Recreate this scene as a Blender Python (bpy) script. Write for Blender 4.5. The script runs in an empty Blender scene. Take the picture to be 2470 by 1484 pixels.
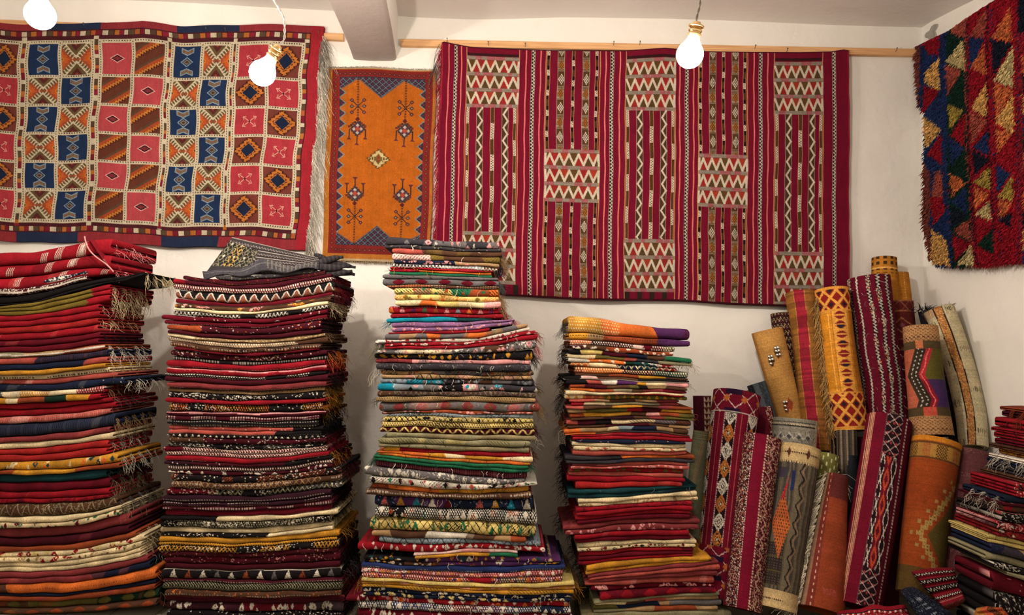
import bpy, math
import numpy as np
from mathutils import Matrix, Vector

# ---------------------------------------------------------------- camera, world, exposure
SC = bpy.context.scene
COL = SC.collection
FPX = 1784.0
PITCH, ROLL = math.radians(3.0), 0.025
EYE = 1.27
YW = 4.2                      # back wall plane
cam = bpy.data.cameras.new('camera'); cam.sensor_width = 36.0; cam.lens = FPX / 2470 * 36.0
cam.clip_start = 0.05
camo = bpy.data.objects.new('camera', cam); COL.objects.link(camo)
MC = Matrix.Rotation(math.pi / 2 + PITCH, 4, 'X') @ Matrix.Rotation(ROLL, 4, 'Z')
camo.matrix_world = Matrix.Translation((0, 0, EYE)) @ MC
SC.camera = camo
SC.view_settings.view_transform = 'Standard'
SC.view_settings.look = 'None'
SC.view_settings.gamma = 1.0
SC.view_settings.use_curve_mapping = False
SC.view_settings.exposure = 0.5
SC.cycles.sample_clamp_indirect = 4.0
SC.cycles.caustics_reflective = False
SC.cycles.caustics_refractive = False
w = bpy.data.worlds.new('world'); SC.world = w; w.use_nodes = True
w.node_tree.nodes['Background'].inputs[0].default_value = (0.9, 0.85, 0.8, 1)
w.node_tree.nodes['Background'].inputs[1].default_value = 0.02
BULB_POWER = 38.0
BULB_COLOR = (1.0, 0.875, 0.745)

R3 = np.array(MC.to_3x3())
def ray(px, py):
    px = np.asarray(px, float); py = np.asarray(py, float); px, py = np.broadcast_arrays(px, py)
    d = np.stack([(px - 1235) / FPX, -(py - 742) / FPX, -np.ones_like(px)], -1)
    return d @ R3.T
def P(px, py, depth=YW):
    """point seen at photo pixel (px, py) that lies on the plane y = depth"""
    d = ray(px, py); t = np.asarray(depth, float) / d[..., 1]
    return d * t[..., None] + np.array([0, 0, EYE])
def PX(px, py, xw):
    d = ray(px, py); t = np.asarray(xw, float) / d[..., 0]
    return d * t[..., None] + np.array([0, 0, EYE])
def PZ(px, py, z):
    d = ray(px, py); t = (z - EYE) / d[..., 2]
    return d * t[..., None] + np.array([0, 0, EYE])
def V(p): return tuple(float(c) for c in p)

# ---------------------------------------------------------------- palette (sRGB of the yarns)
PAL = dict(K=(30,25,28), W=(222,212,196), C=(228,206,160), R=(172,20,36), r=(186,36,36), D=(122,14,34), M=(88,18,34), O=(222,108,40),
           Y=(212,146,40), G=(40,130,88), L=(118,108,48), N=(30,40,72), B=(44,62,128), T=(26,76,84), S=(196,84,74), P=(98,46,108),
           A=(160,108,160), E=(126,120,122), F=(66,62,70), H=(104,66,46), J=(186,146,100), Q=(18,152,184), V=(142,118,42), X=(164,156,118),
           Z=(158,58,62), I=(150,166,178), U=(172,74,38), c=(225,150,150), p=(232,190,182), g=(24,58,44), y=(222,196,112), q=(60,24,40))
PAL = {k: np.array(v, float) / 255 for k, v in PAL.items()}
def C3(c):
    if isinstance(c, str): return PAL[c]
    return np.array(c, float) / 255

# ---------------------------------------------------------------- objects
def tag(o, label=None, cat=None, group=None, kind=None):
    if label: o['label'] = label
    if cat: o['category'] = cat
    if group: o['group'] = group
    if kind: o['kind'] = kind
    return o
class MB:
    """collects grids, tubes and boxes; builds ONE mesh object with yarn colours"""
    def __init__(s): s.v = []; s.c = []; s.f = []; s.n = 0
    def add(s, v, f, c):
        v = np.asarray(v, float).reshape(-1, 3)
        c = np.asarray(c, float)
        if c.ndim == 1: c = np.tile(c, (len(v), 1))
        s.v.append(v); s.c.append(c.reshape(-1, 3))
        for a in f:
            a = np.asarray(a, int)
            if len(a): s.f.append(a + s.n)
        s.n += len(v)
    def grid(s, v, c, closed_u=False, closed_v=False):
        nu, nv = v.shape[:2]
        i = np.arange(nu if closed_u else nu - 1); j = np.arange(nv if closed_v else nv - 1)
        I, J = np.meshgrid(i, j, indexing='ij')
        I2, J2 = (I + 1) % nu, (J + 1) % nv
        q = np.stack([I * nv + J, I2 * nv + J, I2 * nv + J2, I * nv + J2], -1).reshape(-1, 4)
        c = np.asarray(c, float)
        if c.ndim == 1: c = np.broadcast_to(c, (nu, nv, 3))
        s.add(v, [q], c.reshape(-1, 3))
    def box(s, lo, hi, c=(1, 1, 1)):
        lo, hi = np.array(lo, float), np.array(hi, float)
        v = [[(lo, hi)[i][0], (lo, hi)[j][1], (lo, hi)[k][2]] for i in (0, 1) for j in (0, 1) for k in (0, 1)]
        s.add(v, [np.array([[0, 1, 3, 2], [4, 6, 7, 5], [0, 4, 5, 1], [2, 3, 7, 6], [0, 2, 6, 4], [1, 5, 7, 3]])], c)
    def tube(s, pts, r, c, sides=4, cap=True):
        pts = np.asarray(pts, float); n = len(pts)
        r = np.broadcast_to(np.asarray(r, float), (n,))
        t = np.gradient(pts, axis=0); t /= np.linalg.norm(t, axis=1)[:, None] + 1e-9
        ref = np.array([0.13, 0.97, 0.2]); a = np.cross(t, ref); a /= np.linalg.norm(a, axis=1)[:, None] + 1e-9
        b = np.cross(t, a); ang = np.arange(sides) * 2 * math.pi / sides
        v = pts[:, None] + r[:, None, None] * (a[:, None] * np.cos(ang)[None, :, None] + b[:, None] * np.sin(ang)[None, :, None])
        s.grid(v, c, closed_v=True)
    def build(s, name, mat, parent=None, smooth=True):
        me = bpy.data.meshes.new(name)
        v = np.concatenate(s.v); c = np.concatenate(s.c)
        f4 = [a for a in s.f if a.ndim == 2 and a.shape[1] == 4]; f3 = [a for a in s.f if a.ndim == 2 and a.shape[1] == 3]
        fn = [a for a in s.f if a.ndim == 1]
        parts = ([np.concatenate(f4)] if f4 else []) + ([np.concatenate(f3)] if f3 else [])
        loops = np.concatenate([p.ravel() for p in parts] + fn)
        sizes = np.concatenate([np.full(len(p), p.shape[1]) for p in parts] + [np.array([len(a)]) for a in fn])
        me.vertices.add(len(v)); me.vertices.foreach_set('co', v.ravel().astype(np.float32))
        me.loops.add(len(loops)); me.loops.foreach_set('vertex_index', loops.astype(np.int32))
        me.polygons.add(len(sizes))
        st = np.concatenate([[0], np.cumsum(sizes)[:-1]])
        me.polygons.foreach_set('loop_start', st.astype(np.int32)); me.polygons.foreach_set('loop_total', sizes.astype(np.int32))
        me.polygons.foreach_set('use_smooth', np.full(len(sizes), smooth))
        at = me.color_attributes.new('Col', 'BYTE_COLOR', 'POINT')
        c = np.clip(c, 0, 1); mx = c.max(1, keepdims=True); c = c * (.72 + .28 * mx ** 4); c = c + (c.mean(1, keepdims=True) - c) * .09
        rgba = np.ones((len(v), 4), np.float32); rgba[:, :3] = c
        at.data.foreach_set('color_srgb', rgba.ravel())
        me.materials.append(mat); me.update(calc_edges=True); me.validate(clean_customdata=False)
        o = bpy.data.objects.new(name, me); COL.objects.link(o)
        if parent is not None: o.parent = parent
        if name in ('fringe', 'loose_threads'): o['kind'] = 'stuff'
        return o

# ---------------------------------------------------------------- materials
def nodes(name):
    m = bpy.data.materials.new(name); m.use_nodes = True
    nt = m.node_tree; b = nt.nodes['Principled BSDF']
    return m, nt, b
def wool(name, scale=260.0, var=0.28, bump=0.5, dist=0.002, sheen=0.15, stretch=(1, 1, 1)):
    m, nt, b = nodes(name); N = nt.nodes; L = nt.links
    at = N.new('ShaderNodeAttribute'); at.attribute_name = 'Col'
    tc = N.new('ShaderNodeTexCoord'); mp = N.new('ShaderNodeMapping'); mp.inputs['Scale'].default_value = stretch
    L.new(tc.outputs['Object'], mp.inputs['Vector'])
    n1 = N.new('ShaderNodeTexNoise'); n1.inputs['Scale'].default_value = scale; n1.inputs['Detail'].default_value = 3
    n2 = N.new('ShaderNodeTexNoise'); n2.inputs['Scale'].default_value = scale / 18; n2.inputs['Detail'].default_value = 2
    L.new(mp.outputs[0], n1.inputs['Vector']); L.new(mp.outputs[0], n2.inputs['Vector'])
    r1 = N.new('ShaderNodeMapRange'); r1.inputs['From Min'].default_value = .3; r1.inputs['From Max'].default_value = .7
    r1.inputs['To Min'].default_value = 1 - var; r1.inputs['To Max'].default_value = 1 + var * .7
    L.new(n1.outputs[0], r1.inputs['Value'])
    r2 = N.new('ShaderNodeMapRange'); r2.inputs['From Min'].default_value = .3; r2.inputs['From Max'].default_value = .7
    r2.inputs['To Min'].default_value = 1 - var * .5; r2.inputs['To Max'].default_value = 1 + var * .4
    L.new(n2.outputs[0], r2.inputs['Value'])
    mu = N.new('ShaderNodeMath'); mu.operation = 'MULTIPLY'; L.new(r1.outputs[0], mu.inputs[0]); L.new(r2.outputs[0], mu.inputs[1])
    vm = N.new('ShaderNodeVectorMath'); vm.operation = 'SCALE'; L.new(at.outputs['Color'], vm.inputs[0]); L.new(mu.outputs[0], vm.inputs['Scale'])
    L.new(vm.outputs[0], b.inputs['Base Color'])
    b.inputs['Roughness'].default_value = 0.95; b.inputs['Specular IOR Level'].default_value = 0.08
    bp = N.new('ShaderNodeBump'); bp.inputs['Strength'].default_value = bump; bp.inputs['Distance'].default_value = dist
    L.new(n1.outputs[0], bp.inputs['Height']); L.new(bp.outputs[0], b.inputs['Normal'])
    return m
WOOL = wool('kilim_wool')
WEAVE = wool('flat_weave_wool', scale=420, var=0.22, bump=.55, dist=0.0012, stretch=(1, 1, .5))
PILE = wool('pile_wool', scale=300, var=0.25, bump=.8, dist=0.003)
YARN = wool('yarn', scale=150, var=.2, bump=.2)
def plaster(name, col, bscale=6.0, bdist=0.02, fine=0.35):
    m, nt, b = nodes(name); N = nt.nodes; L = nt.links
    tc = N.new('ShaderNodeTexCoord')
    n1 = N.new('ShaderNodeTexNoise'); n1.inputs['Scale'].default_value = bscale; n1.inputs['Detail'].default_value = 6; n1.inputs['Roughness'].default_value = .55
    n2 = N.new('ShaderNodeTexNoise'); n2.inputs['Scale'].default_value = 1.3; n2.inputs['Detail'].default_value = 4
    n3 = N.new('ShaderNodeTexNoise'); n3.inputs['Scale'].default_value = 34; n3.inputs['Detail'].default_value = 6; n3.inputs['Roughness'].default_value = .7
    for n in (n1, n2, n3): L.new(tc.outputs['Object'], n.inputs['Vector'])
    cr = N.new('ShaderNodeValToRGB'); e = cr.color_ramp.elements
    e[0].position = .3; e[0].color = tuple(c * .9 for c in col) + (1,); e[1].position = .7; e[1].color = tuple(col) + (1,)
    L.new(n2.outputs[0], cr.inputs[0]); 
    # faint scuffs
    sc = N.new('ShaderNodeValToRGB'); s = sc.color_ramp.elements; s[0].position = .66; s[0].color = (1, 1, 1, 1); s[1].position = .76; s[1].color = (.78, .76, .72, 1)
    L.new(n3.outputs[0], sc.inputs[0])
    mx = N.new('ShaderNodeMix'); mx.data_type = 'RGBA'; mx.blend_type = 'MULTIPLY'; mx.inputs[0].default_value = .6
    L.new(cr.outputs[0], mx.inputs[6]); L.new(sc.outputs[0], mx.inputs[7]); L.new(mx.outputs[2], b.inputs['Base Color'])
    b.inputs['Roughness'].default_value = .9; b.inputs['Specular IOR Level'].default_value = .15
    b1 = N.new('ShaderNodeBump'); b1.inputs['Strength'].default_value = .5; b1.inputs['Distance'].default_value = bdist
    b2 = N.new('ShaderNodeBump'); b2.inputs['Strength'].default_value = fine; b2.inputs['Distance'].default_value = .004
    L.new(n1.outputs[0], b1.inputs['Height']); L.new(n3.outputs[0], b2.inputs['Height']); L.new(b1.outputs[0], b2.inputs['Normal']); L.new(b2.outputs[0], b.inputs['Normal'])
    return m
WALLM = plaster('white_plaster', (.83, .805, .755))
CEILM = plaster('ceiling_plaster', (.74, .69, .65), bscale=3)
BEAMM = plaster('beam_plaster', (.43, .37, .34), bscale=4)
HOLEM = plaster('grey_mortar', (.34, .33, .29), bscale=30, bdist=.01)
def plain(name, col, rough=.5, metal=0.0, emit=0, ecol=None):
    m, nt, b = nodes(name); b.inputs['Base Color'].default_value = tuple(col) + (1,)
    b.inputs['Roughness'].default_value = rough; b.inputs['Metallic'].default_value = metal
    n = nt.nodes.new('ShaderNodeTexNoise'); n.inputs['Scale'].default_value = 60
    bp = nt.nodes.new('ShaderNodeBump'); bp.inputs['Strength'].default_value = .1; bp.inputs['Distance'].default_value = .001
    nt.links.new(n.outputs[0], bp.inputs['Height']); nt.links.new(bp.outputs[0], b.inputs['Normal'])
    if emit:
        b.inputs['Emission Color'].default_value = tuple(ecol) + (1,); b.inputs['Emission Strength'].default_value = emit
    return m
BRASS = plain('brass', (.75, .52, .24), .3, 1.0)
def glass_mat():
    # thin clear glass round a glowing filament: the lamp inside shines through it
    m = bpy.data.materials.new('lit_bulb_glass'); m.use_nodes = True; nt = m.node_tree; nt.nodes.clear()
    o = nt.nodes.new('ShaderNodeOutputMaterial'); a = nt.nodes.new('ShaderNodeAddShader'); t = nt.nodes.new('ShaderNodeBsdfTransparent'); e = nt.nodes.new('ShaderNodeEmission')
    lw = nt.nodes.new('ShaderNodeLayerWeight'); lw.inputs[0].default_value = .3
    mr = nt.nodes.new('ShaderNodeMapRange'); mr.inputs['To Min'].default_value = 40.0; mr.inputs['To Max'].default_value = 18.0
    nt.links.new(lw.outputs['Facing'], mr.inputs['Value']); nt.links.new(mr.outputs[0], e.inputs[1])
    e.inputs[0].default_value = (1, .93, .82, 1)
    nt.links.new(t.outputs[0], a.inputs[0]); nt.links.new(e.outputs[0], a.inputs[1]); nt.links.new(a.outputs[0], o.inputs[0])
    m.cycles.emission_sampling = 'NONE'
    return m
BULBM = glass_mat()
def lamp(c, parent, f=1.0):
    l = bpy.data.lights.new('filament_light', 'POINT'); l.energy = BULB_POWER * f; l.color = BULB_COLOR; l.shadow_soft_size = .03
    o = bpy.data.objects.new('filament_light', l); COL.objects.link(o); o.location = V(c); o.parent = parent
CORDM = plain('pale_cord', (.62, .58, .52), .6)
CORDD = plain('dark_cord', (.22, .19, .16), .6)
STEEL = plain('nail_steel', (.18, .16, .15), .5, .6)
SEQ = plain('silver_sequin', (.75, .72, .66), .25, .9)
def wood():
    m, nt, b = nodes('pine_batten_wood'); N = nt.nodes; L = nt.links
    tc = N.new('ShaderNodeTexCoord'); mp = N.new('ShaderNodeMapping'); mp.inputs['Scale'].default_value = (2, 2, 60)
    n = N.new('ShaderNodeTexNoise'); n.inputs['Scale'].default_value = 2.2; n.inputs['Detail'].default_value = 6; n.inputs['Distortion'].default_value = .6
    L.new(tc.outputs['Object'], mp.inputs[0]); L.new(mp.outputs[0], n.inputs['Vector'])
    cr = N.new('ShaderNodeValToRGB'); e = cr.color_ramp.elements
    e[0].position = .3; e[0].color = (.50, .25, .10, 1); e[1].position = .65; e[1].color = (.72, .42, .20, 1)
    L.new(n.outputs[0], cr.inputs[0])
    vo = N.new('ShaderNodeTexVoronoi'); vo.inputs['Scale'].default_value = 1.7
    mp2 = N.new('ShaderNodeMapping'); mp2.inputs['Scale'].default_value = (1.6, 1, 2.2); L.new(tc.outputs['Object'], mp2.inputs[0]); L.new(mp2.outputs[0], vo.inputs['Vector'])
    k = N.new('ShaderNodeValToRGB'); q = k.color_ramp.elements; q[0].position = .03; q[0].color = (.3, .2, .15, 1); q[1].position = .06; q[1].color = (1, 1, 1, 1)
    L.new(vo.outputs['Distance'], k.inputs[0])
    mx = N.new('ShaderNodeMix'); mx.data_type = 'RGBA'; mx.blend_type = 'MULTIPLY'; mx.inputs[0].default_value = 1
    L.new(cr.outputs[0], mx.inputs[6]); L.new(k.outputs[0], mx.inputs[7]); L.new(mx.outputs[2], b.inputs['Base Color'])
    b.inputs['Roughness'].default_value = .6
    return m
WOOD = wood()
def floor_mat():
    m, nt, b = nodes('floor_tiles'); N = nt.nodes; L = nt.links
    tc = N.new('ShaderNodeTexCoord'); br = N.new('ShaderNodeTexBrick'); br.inputs['Scale'].default_value = 2.5
    br.offset = 0; br.inputs['Color1'].default_value = (.30, .27, .20, 1); br.inputs['Color2'].default_value = (.26, .24, .18, 1); br.inputs['Mortar'].default_value = (.12, .11, .09, 1)
    br.inputs['Brick Width'].default_value = .5; br.inputs['Row Height'].default_value = .5; br.inputs['Mortar Size'].default_value = .01
    L.new(tc.outputs['Object'], br.inputs['Vector']); L.new(br.outputs['Color'], b.inputs['Base Color']); b.inputs['Roughness'].default_value = .6
    return m
FLOORM = floor_mat()

# ---------------------------------------------------------------- setting
XR = float(P(2226, 400)[0]); XL = -3.7; YB = -2.2
ceil_px = [(-160, -12), (0, -6), (300, -2), (560, 8), (800, 22), (1000, 37), (1120, 42), (1230, 43), (1360, 40), (1600, 41), (1900, 52), (2205, 60)]
cp = P([a for a, b in ceil_px], [b for a, b in ceil_px], YW)
cx = np.concatenate([[XL - .1], cp[:, 0], [XR + .1]]); cz = np.concatenate([[cp[0, 2]], cp[:, 2], [cp[-1, 2]]])
zr = PX(2335, 0, XR)                      # where the ceiling meets the right-hand wall further forward
def ceil_z(x, y):
    base = np.interp(x, cx, cz)
    t = np.clip((YW - y) / (YW - zr[1]), 0, 4)
    drop = (zr[2] - cz[-1]) * t * np.clip((x - (XR - 1.0)) / 1.0, 0, 1) ** 2
    return base + np.where(t > 1.0, 0, 0) + np.clip(drop, -.25, .1)
def setting():
    T = .12
    def wall(name, lo, hi, mat):
        m = MB(); m.box(lo, hi); o = m.build(name, mat, smooth=False); tag(o, kind='structure'); return o
    H = 3.4
    wall('floor', (XL - T, YB - T, -.1), (XR + T, YW + T, 0), FLOORM)
    # back wall: gently uneven plaster
    xs = np.linspace(XL, XR, 160); zs = np.linspace(0, H, 90)
    X, Z = np.meshgrid(xs, zs, indexing='ij')
    Yw = YW + .006 * np.sin(X * 2.1 + .5) * np.sin(Z * 1.7) + .004 * np.sin(X * 5.3 + Z * 3.1)
    m = MB(); m.grid(np.stack([X, Yw, Z], -1), C3('W')); m.box((XL - T, YW + .02, 0), (XR + T, YW + T, H))
    tag(m.build('wall_back', WALLM), kind='structure')
    wall('wall_right', (XR, YB - T, 0), (XR + T, YW + .02, H), WALLM)
    wall('wall_left', (XL - T, YB - T, 0), (XL, YW + .02, H), WALLM)
    wall('wall_front', (XL, YB - T, 0), (XR, YB, H), WALLM)
    xs = np.linspace(XL - .05, XR + .05, 90); ys = np.linspace(YB - .05, YW + .03, 60)
    X, Y = np.meshgrid(xs, ys, indexing='ij'); Z = ceil_z(X, Y)
    Z += .02 * np.sin(X * 1.9 + 1) * np.sin(Y * 2.3) * np.clip((YW - Y) / .6, 0, 1)
    # cove where ceiling meets the walls
    dw = np.minimum(YW - Y, XR - X); Z -= .012 * np.clip(1 - dw / .12, 0, 1) ** 2
    m = MB(); m.grid(np.stack([X, Y, Z], -1), C3('W')); m.grid(np.stack([X, Y, Z + .15], -1), C3('W'))
    tag(m.build('ceiling', CEILM), kind='structure')
    # beam running from the back wall over the room
    a, b = P(848, 141), P(957, 150); zb = float((a[2] + b[2]) / 2)
    a = P(848, 141, YW + .03); b = P(957, 150, YW + .03)
    a2, b2 = PZ(790, 0, zb), PZ(925, 0, zb)
    def ext(p, q):
        p = p.copy(); p[2] = zb; d = (q - p) / (q[1] - p[1]); r = p + d * (YB + .02 - p[1]); r[2] = zb; return p, r
    a, a2 = ext(a, a2); b, b2 = ext(b, b2)
    n = 50; t = np.linspace(0, 1, n)
    La = a[None] + (a2 - a)[None] * t[:, None]; Lb = b[None] + (b2 - b)[None] * t[:, None]
    La[:, 0] += .012 * np.sin(t * 19 + 1); Lb[:, 0] += .009 * np.sin(t * 15)
    top = 3.3
    e = .02
    def up(L, z, dx=0): q = L.copy(); q[:, 2] = z; q[:, 0] += dx; return q
    prof = [up(La, top), up(La, zb + e), up(La, zb + e * .3, e * .3), up(La, zb, e), (La + Lb) / 2, up(Lb, zb, -e), up(Lb, zb + e * .3, -e * .3), up(Lb, zb + e), up(Lb, top)]
    g = np.stack(prof, 1); g[:, 4, 2] = zb - .004
    m = MB(); m.grid(g[:, 1:8], C3('W')); tag(m.build('trim_1', BEAMM), kind='structure')
    m = MB(); m.grid(g[:, 0:2], C3('W')); m.grid(g[:, 7:9], C3('W')); tag(m.build('trim_2', WALLM), kind='structure')
    # hole in the plaster, up by the corner
    c = PX(2247, 79, XR - .004); m = MB(); ang = np.linspace(0, 2 * math.pi, 25)[:-1]
    rr = np.array([1 + .25 * math.sin(3 * q + 1) + .15 * math.sin(5 * q) for q in ang])
    rings = []
    for k, dx in ((1.15, 0.004), (1.0, -.003), (.9, .0), (.0, .002)):
        rings.append(np.stack([np.full(24, c[0] + dx * 1.0), c[1] + .050 * k * rr * np.cos(ang), c[2] + .034 * k * rr * np.sin(ang)], 1))
    m.grid(np.stack(rings), C3('E'), closed_v=True); o = m.build('wall_hole', HOLEM)
    tag(o, 'rough grey hole knocked in the white plaster above the shaggy rug', 'wall hole')
setting()

def batten(x0, y0, x1, y1, h, label, nails):
    n = 80; xs = np.linspace(x0, x1, n); yt = np.interp(xs, [x0, x1], [y0, y1])
    A = P(xs, yt, YW - .026); B = P(xs, yt + h, YW - .026)
    A2 = A.copy(); B2 = B.copy(); A2[:, 1] = YW + .004; B2[:, 1] = YW + .004
    m = MB(); g = np.stack([A2, A, B, B2], 1); m.grid(g, C3('J'), closed_v=True)
    for k in (0, -1): m.add(g[k], [np.array([[0, 1, 2, 3]])], C3('J'))
    o = m.build('wooden_batten', WOOD, smooth=False); tag(o, label, 'batten', 'pine battens on the back wall')
    for (nx, dy) in nails:
        y = np.interp(nx, [x0, x1], [y0, y1]) + dy
        p = P(nx, y, YW - .026); m2 = MB()
        m2.tube([p + np.array([0, .006, 0]), p + np.array([0, -.012, .004]), p + np.array([0, -.018, .014])], .0016, C3('F'), 6)
        m2.tube([p + np.array([0, -.017, .014]), p + np.array([0, -.021, .016])], .0035, C3('F'), 8)
        m2.build('nail', STEEL, o)
batten(-120, 42, 828, 81, 15, 'long pine batten above the checkered kilim', [(205, 10), (373, 4), (499, 8), (545, 8), (770, 5)])
batten(967, 94, 2212, 118, 16, 'long pine batten above the striped burgundy kilim', [(1079, 6), (1178, 12), (1267, 14), (1480, 6), (1543, 4), (1820, 8), (1897, 14), (2160, 8)])

# ---------------------------------------------------------------- hanging bulbs
def bulb(px, py, sx, sy, dia_px, depth, cord, cordmat, label):
    c = P(px, py, depth); s = P(sx, sy, depth - .01); r = dia_px / 2 * depth / FPX
    ax = s - c; ax /= np.linalg.norm(ax)
    ref = np.array([0, 1, 0.]); u = np.cross(ax, ref); u /= np.linalg.norm(u); w2 = np.cross(ax, u)
    def lathe(prof, mat, name, parent):
        m = MB(); ang = np.linspace(0, 2 * math.pi, 33)[:-1]
        pr = np.array(prof)
        g = c + pr[:, 0, None, None] * ax + pr[:, 1, None, None] * (u * np.cos(ang)[:, None] + w2 * np.sin(ang)[:, None])[None]
        m.grid(g, C3('W'), closed_v=True); return m.build(name, mat, parent)
    e = bpy.data.objects.new('hanging_bulb', None); COL.objects.link(e); e.empty_display_size = .05
    tag(e, label, 'light bulb', 'bare bulbs hung on cords')
    pr = []
    for k in range(17):
        a = -math.pi / 2 + k / 16 * (math.pi / 2 + .75)
        pr.append((r * math.sin(a), max(r * math.cos(a), 1e-4)))
    t0 = pr[-1]
    pr += [(t0[0] + r * .25, t0[1] * .78), (t0[0] + r * .5, r * .44), (t0[0] + r * .62, r * .42)]
    lathe(pr, BULBM, 'bulb_glass', e); lamp(c, e)
    b0 = t0[0] + r * .6; q = r * .44
    lathe([(b0, q * .9), (b0, q), (b0 + .006, q), (b0 + .008, q * 1.12), (b0 + .011, q * 1.12), (b0 + .013, q * .98), (b0 + .018, q * .98), (b0 + .020, q * 1.15), (b0 + .024, q * 1.15),
           (b0 + .026, q * .95), (b0 + .034, q * .9), (b0 + .042, q * .8), (b0 + .052, q * .6), (b0 + .054, q * .3), (b0 + .054, 1e-4)], BRASS, 'lamp_socket', e)
    so = [o for o in bpy.data.objects if o.parent == e and o.name.startswith('lamp_socket')][0]
    lathe([(b0 + .034, q * .9), (b0 + .035, q * 1.3), (b0 + .040, q * 1.3), (b0 + .041, q * .8)], BRASS, 'collar_ring', so)
    top = c + ax * (b0 + .05)
    pts = [top] + [P(a, b, depth + dd) for a, b, dd in cord]
    pts = np.array(pts); zc = float(ceil_z(pts[-1][0], pts[-1][1]))
    end = pts[-1] + np.array([0.01, 0, max(.02, zc - pts[-1][2])])
    pts = np.vstack([pts, end])
    # smooth
    t = np.arange(len(pts)); tt = np.linspace(0, len(pts) - 1, 60)
    sm = np.stack([np.interp(tt, t, pts[:, k]) for k in range(3)], 1)
    ker = np.array([1, 2, 3, 2, 1]) / 9.
    for _ in range(2):
        s2 = sm.copy()
        for k in range(3): s2[2:-2, k] = np.convolve(sm[:, k], ker, 'valid')
        sm = s2
    m = MB(); L = np.concatenate([[0], np.cumsum(np.linalg.norm(np.diff(sm, axis=0), axis=1))])
    for ph in (0, math.pi):
        off = np.stack([np.cos(L * 130 + ph), np.sin(L * 130 + ph), np.zeros_like(L)], 1) * .0022
        m.tube(sm + off, .0022, C3('X'), 6)
    m.build('cord', cordmat, e)
    return e
bulb(97, 36, 96, 2, 70, 2.5, [(97, -40, 0)], CORDM, 'lit bare bulb hanging over the checkered kilim and touching the photo edge')
bulb(633, 176, 662, 128, 63, 2.5, [(672, 112, 0), (687, 95, 0), (687, 45, 0), (672, 18, 0), (660, 0, 0), (657, -30, 0)], CORDM, 'lit bare bulb tilted on a kinked white cord before the checkered kilim')
bulb(1664, 132, 1674, 88, 66, 2.5, [(1679, 62, 0), (1681, 40, 0), (1688, 15, 0), (1690, -20, 0)], CORDD, 'lit bare bulb on a twisted dark cord before the striped burgundy kilim')
# unseen bulbs added behind the camera as fill light for the room
def fill_bulb(x, y, z):
    c = np.array([x, y, z]); e = bpy.data.objects.new('hanging_bulb', None); COL.objects.link(e)
    tag(e, 'unseen bare bulb added behind the camera as fill light', 'light bulb', 'added fill bulbs behind the camera')
    m = MB(); a = np.linspace(-math.pi / 2, math.pi / 2, 9); b = np.linspace(0, 2 * math.pi, 17)[:-1]
    A, B = np.meshgrid(a, b, indexing='ij'); r = .04
    m.grid(c + r * np.stack([np.cos(A) * np.cos(B), np.cos(A) * np.sin(B), np.sin(A)], -1), C3('W'), closed_v=True); m.build('bulb_glass', BULBM, e); lamp(c, e, .6)
    m = MB(); m.tube([c + [0, 0, .03], c + [0, 0, .09]], .018, C3('W'), 12); m.build('lamp_socket', BRASS, e)
    m = MB(); m.tube([c + [0, 0, .08], [x, y, float(ceil_z(x, y))]], .003, C3('W'), 6); m.build('cord', CORDM, e)
fill_bulb(-1.7, -1.0, 2.3); fill_bulb(1.0, -1.1, 2.3)
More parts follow.
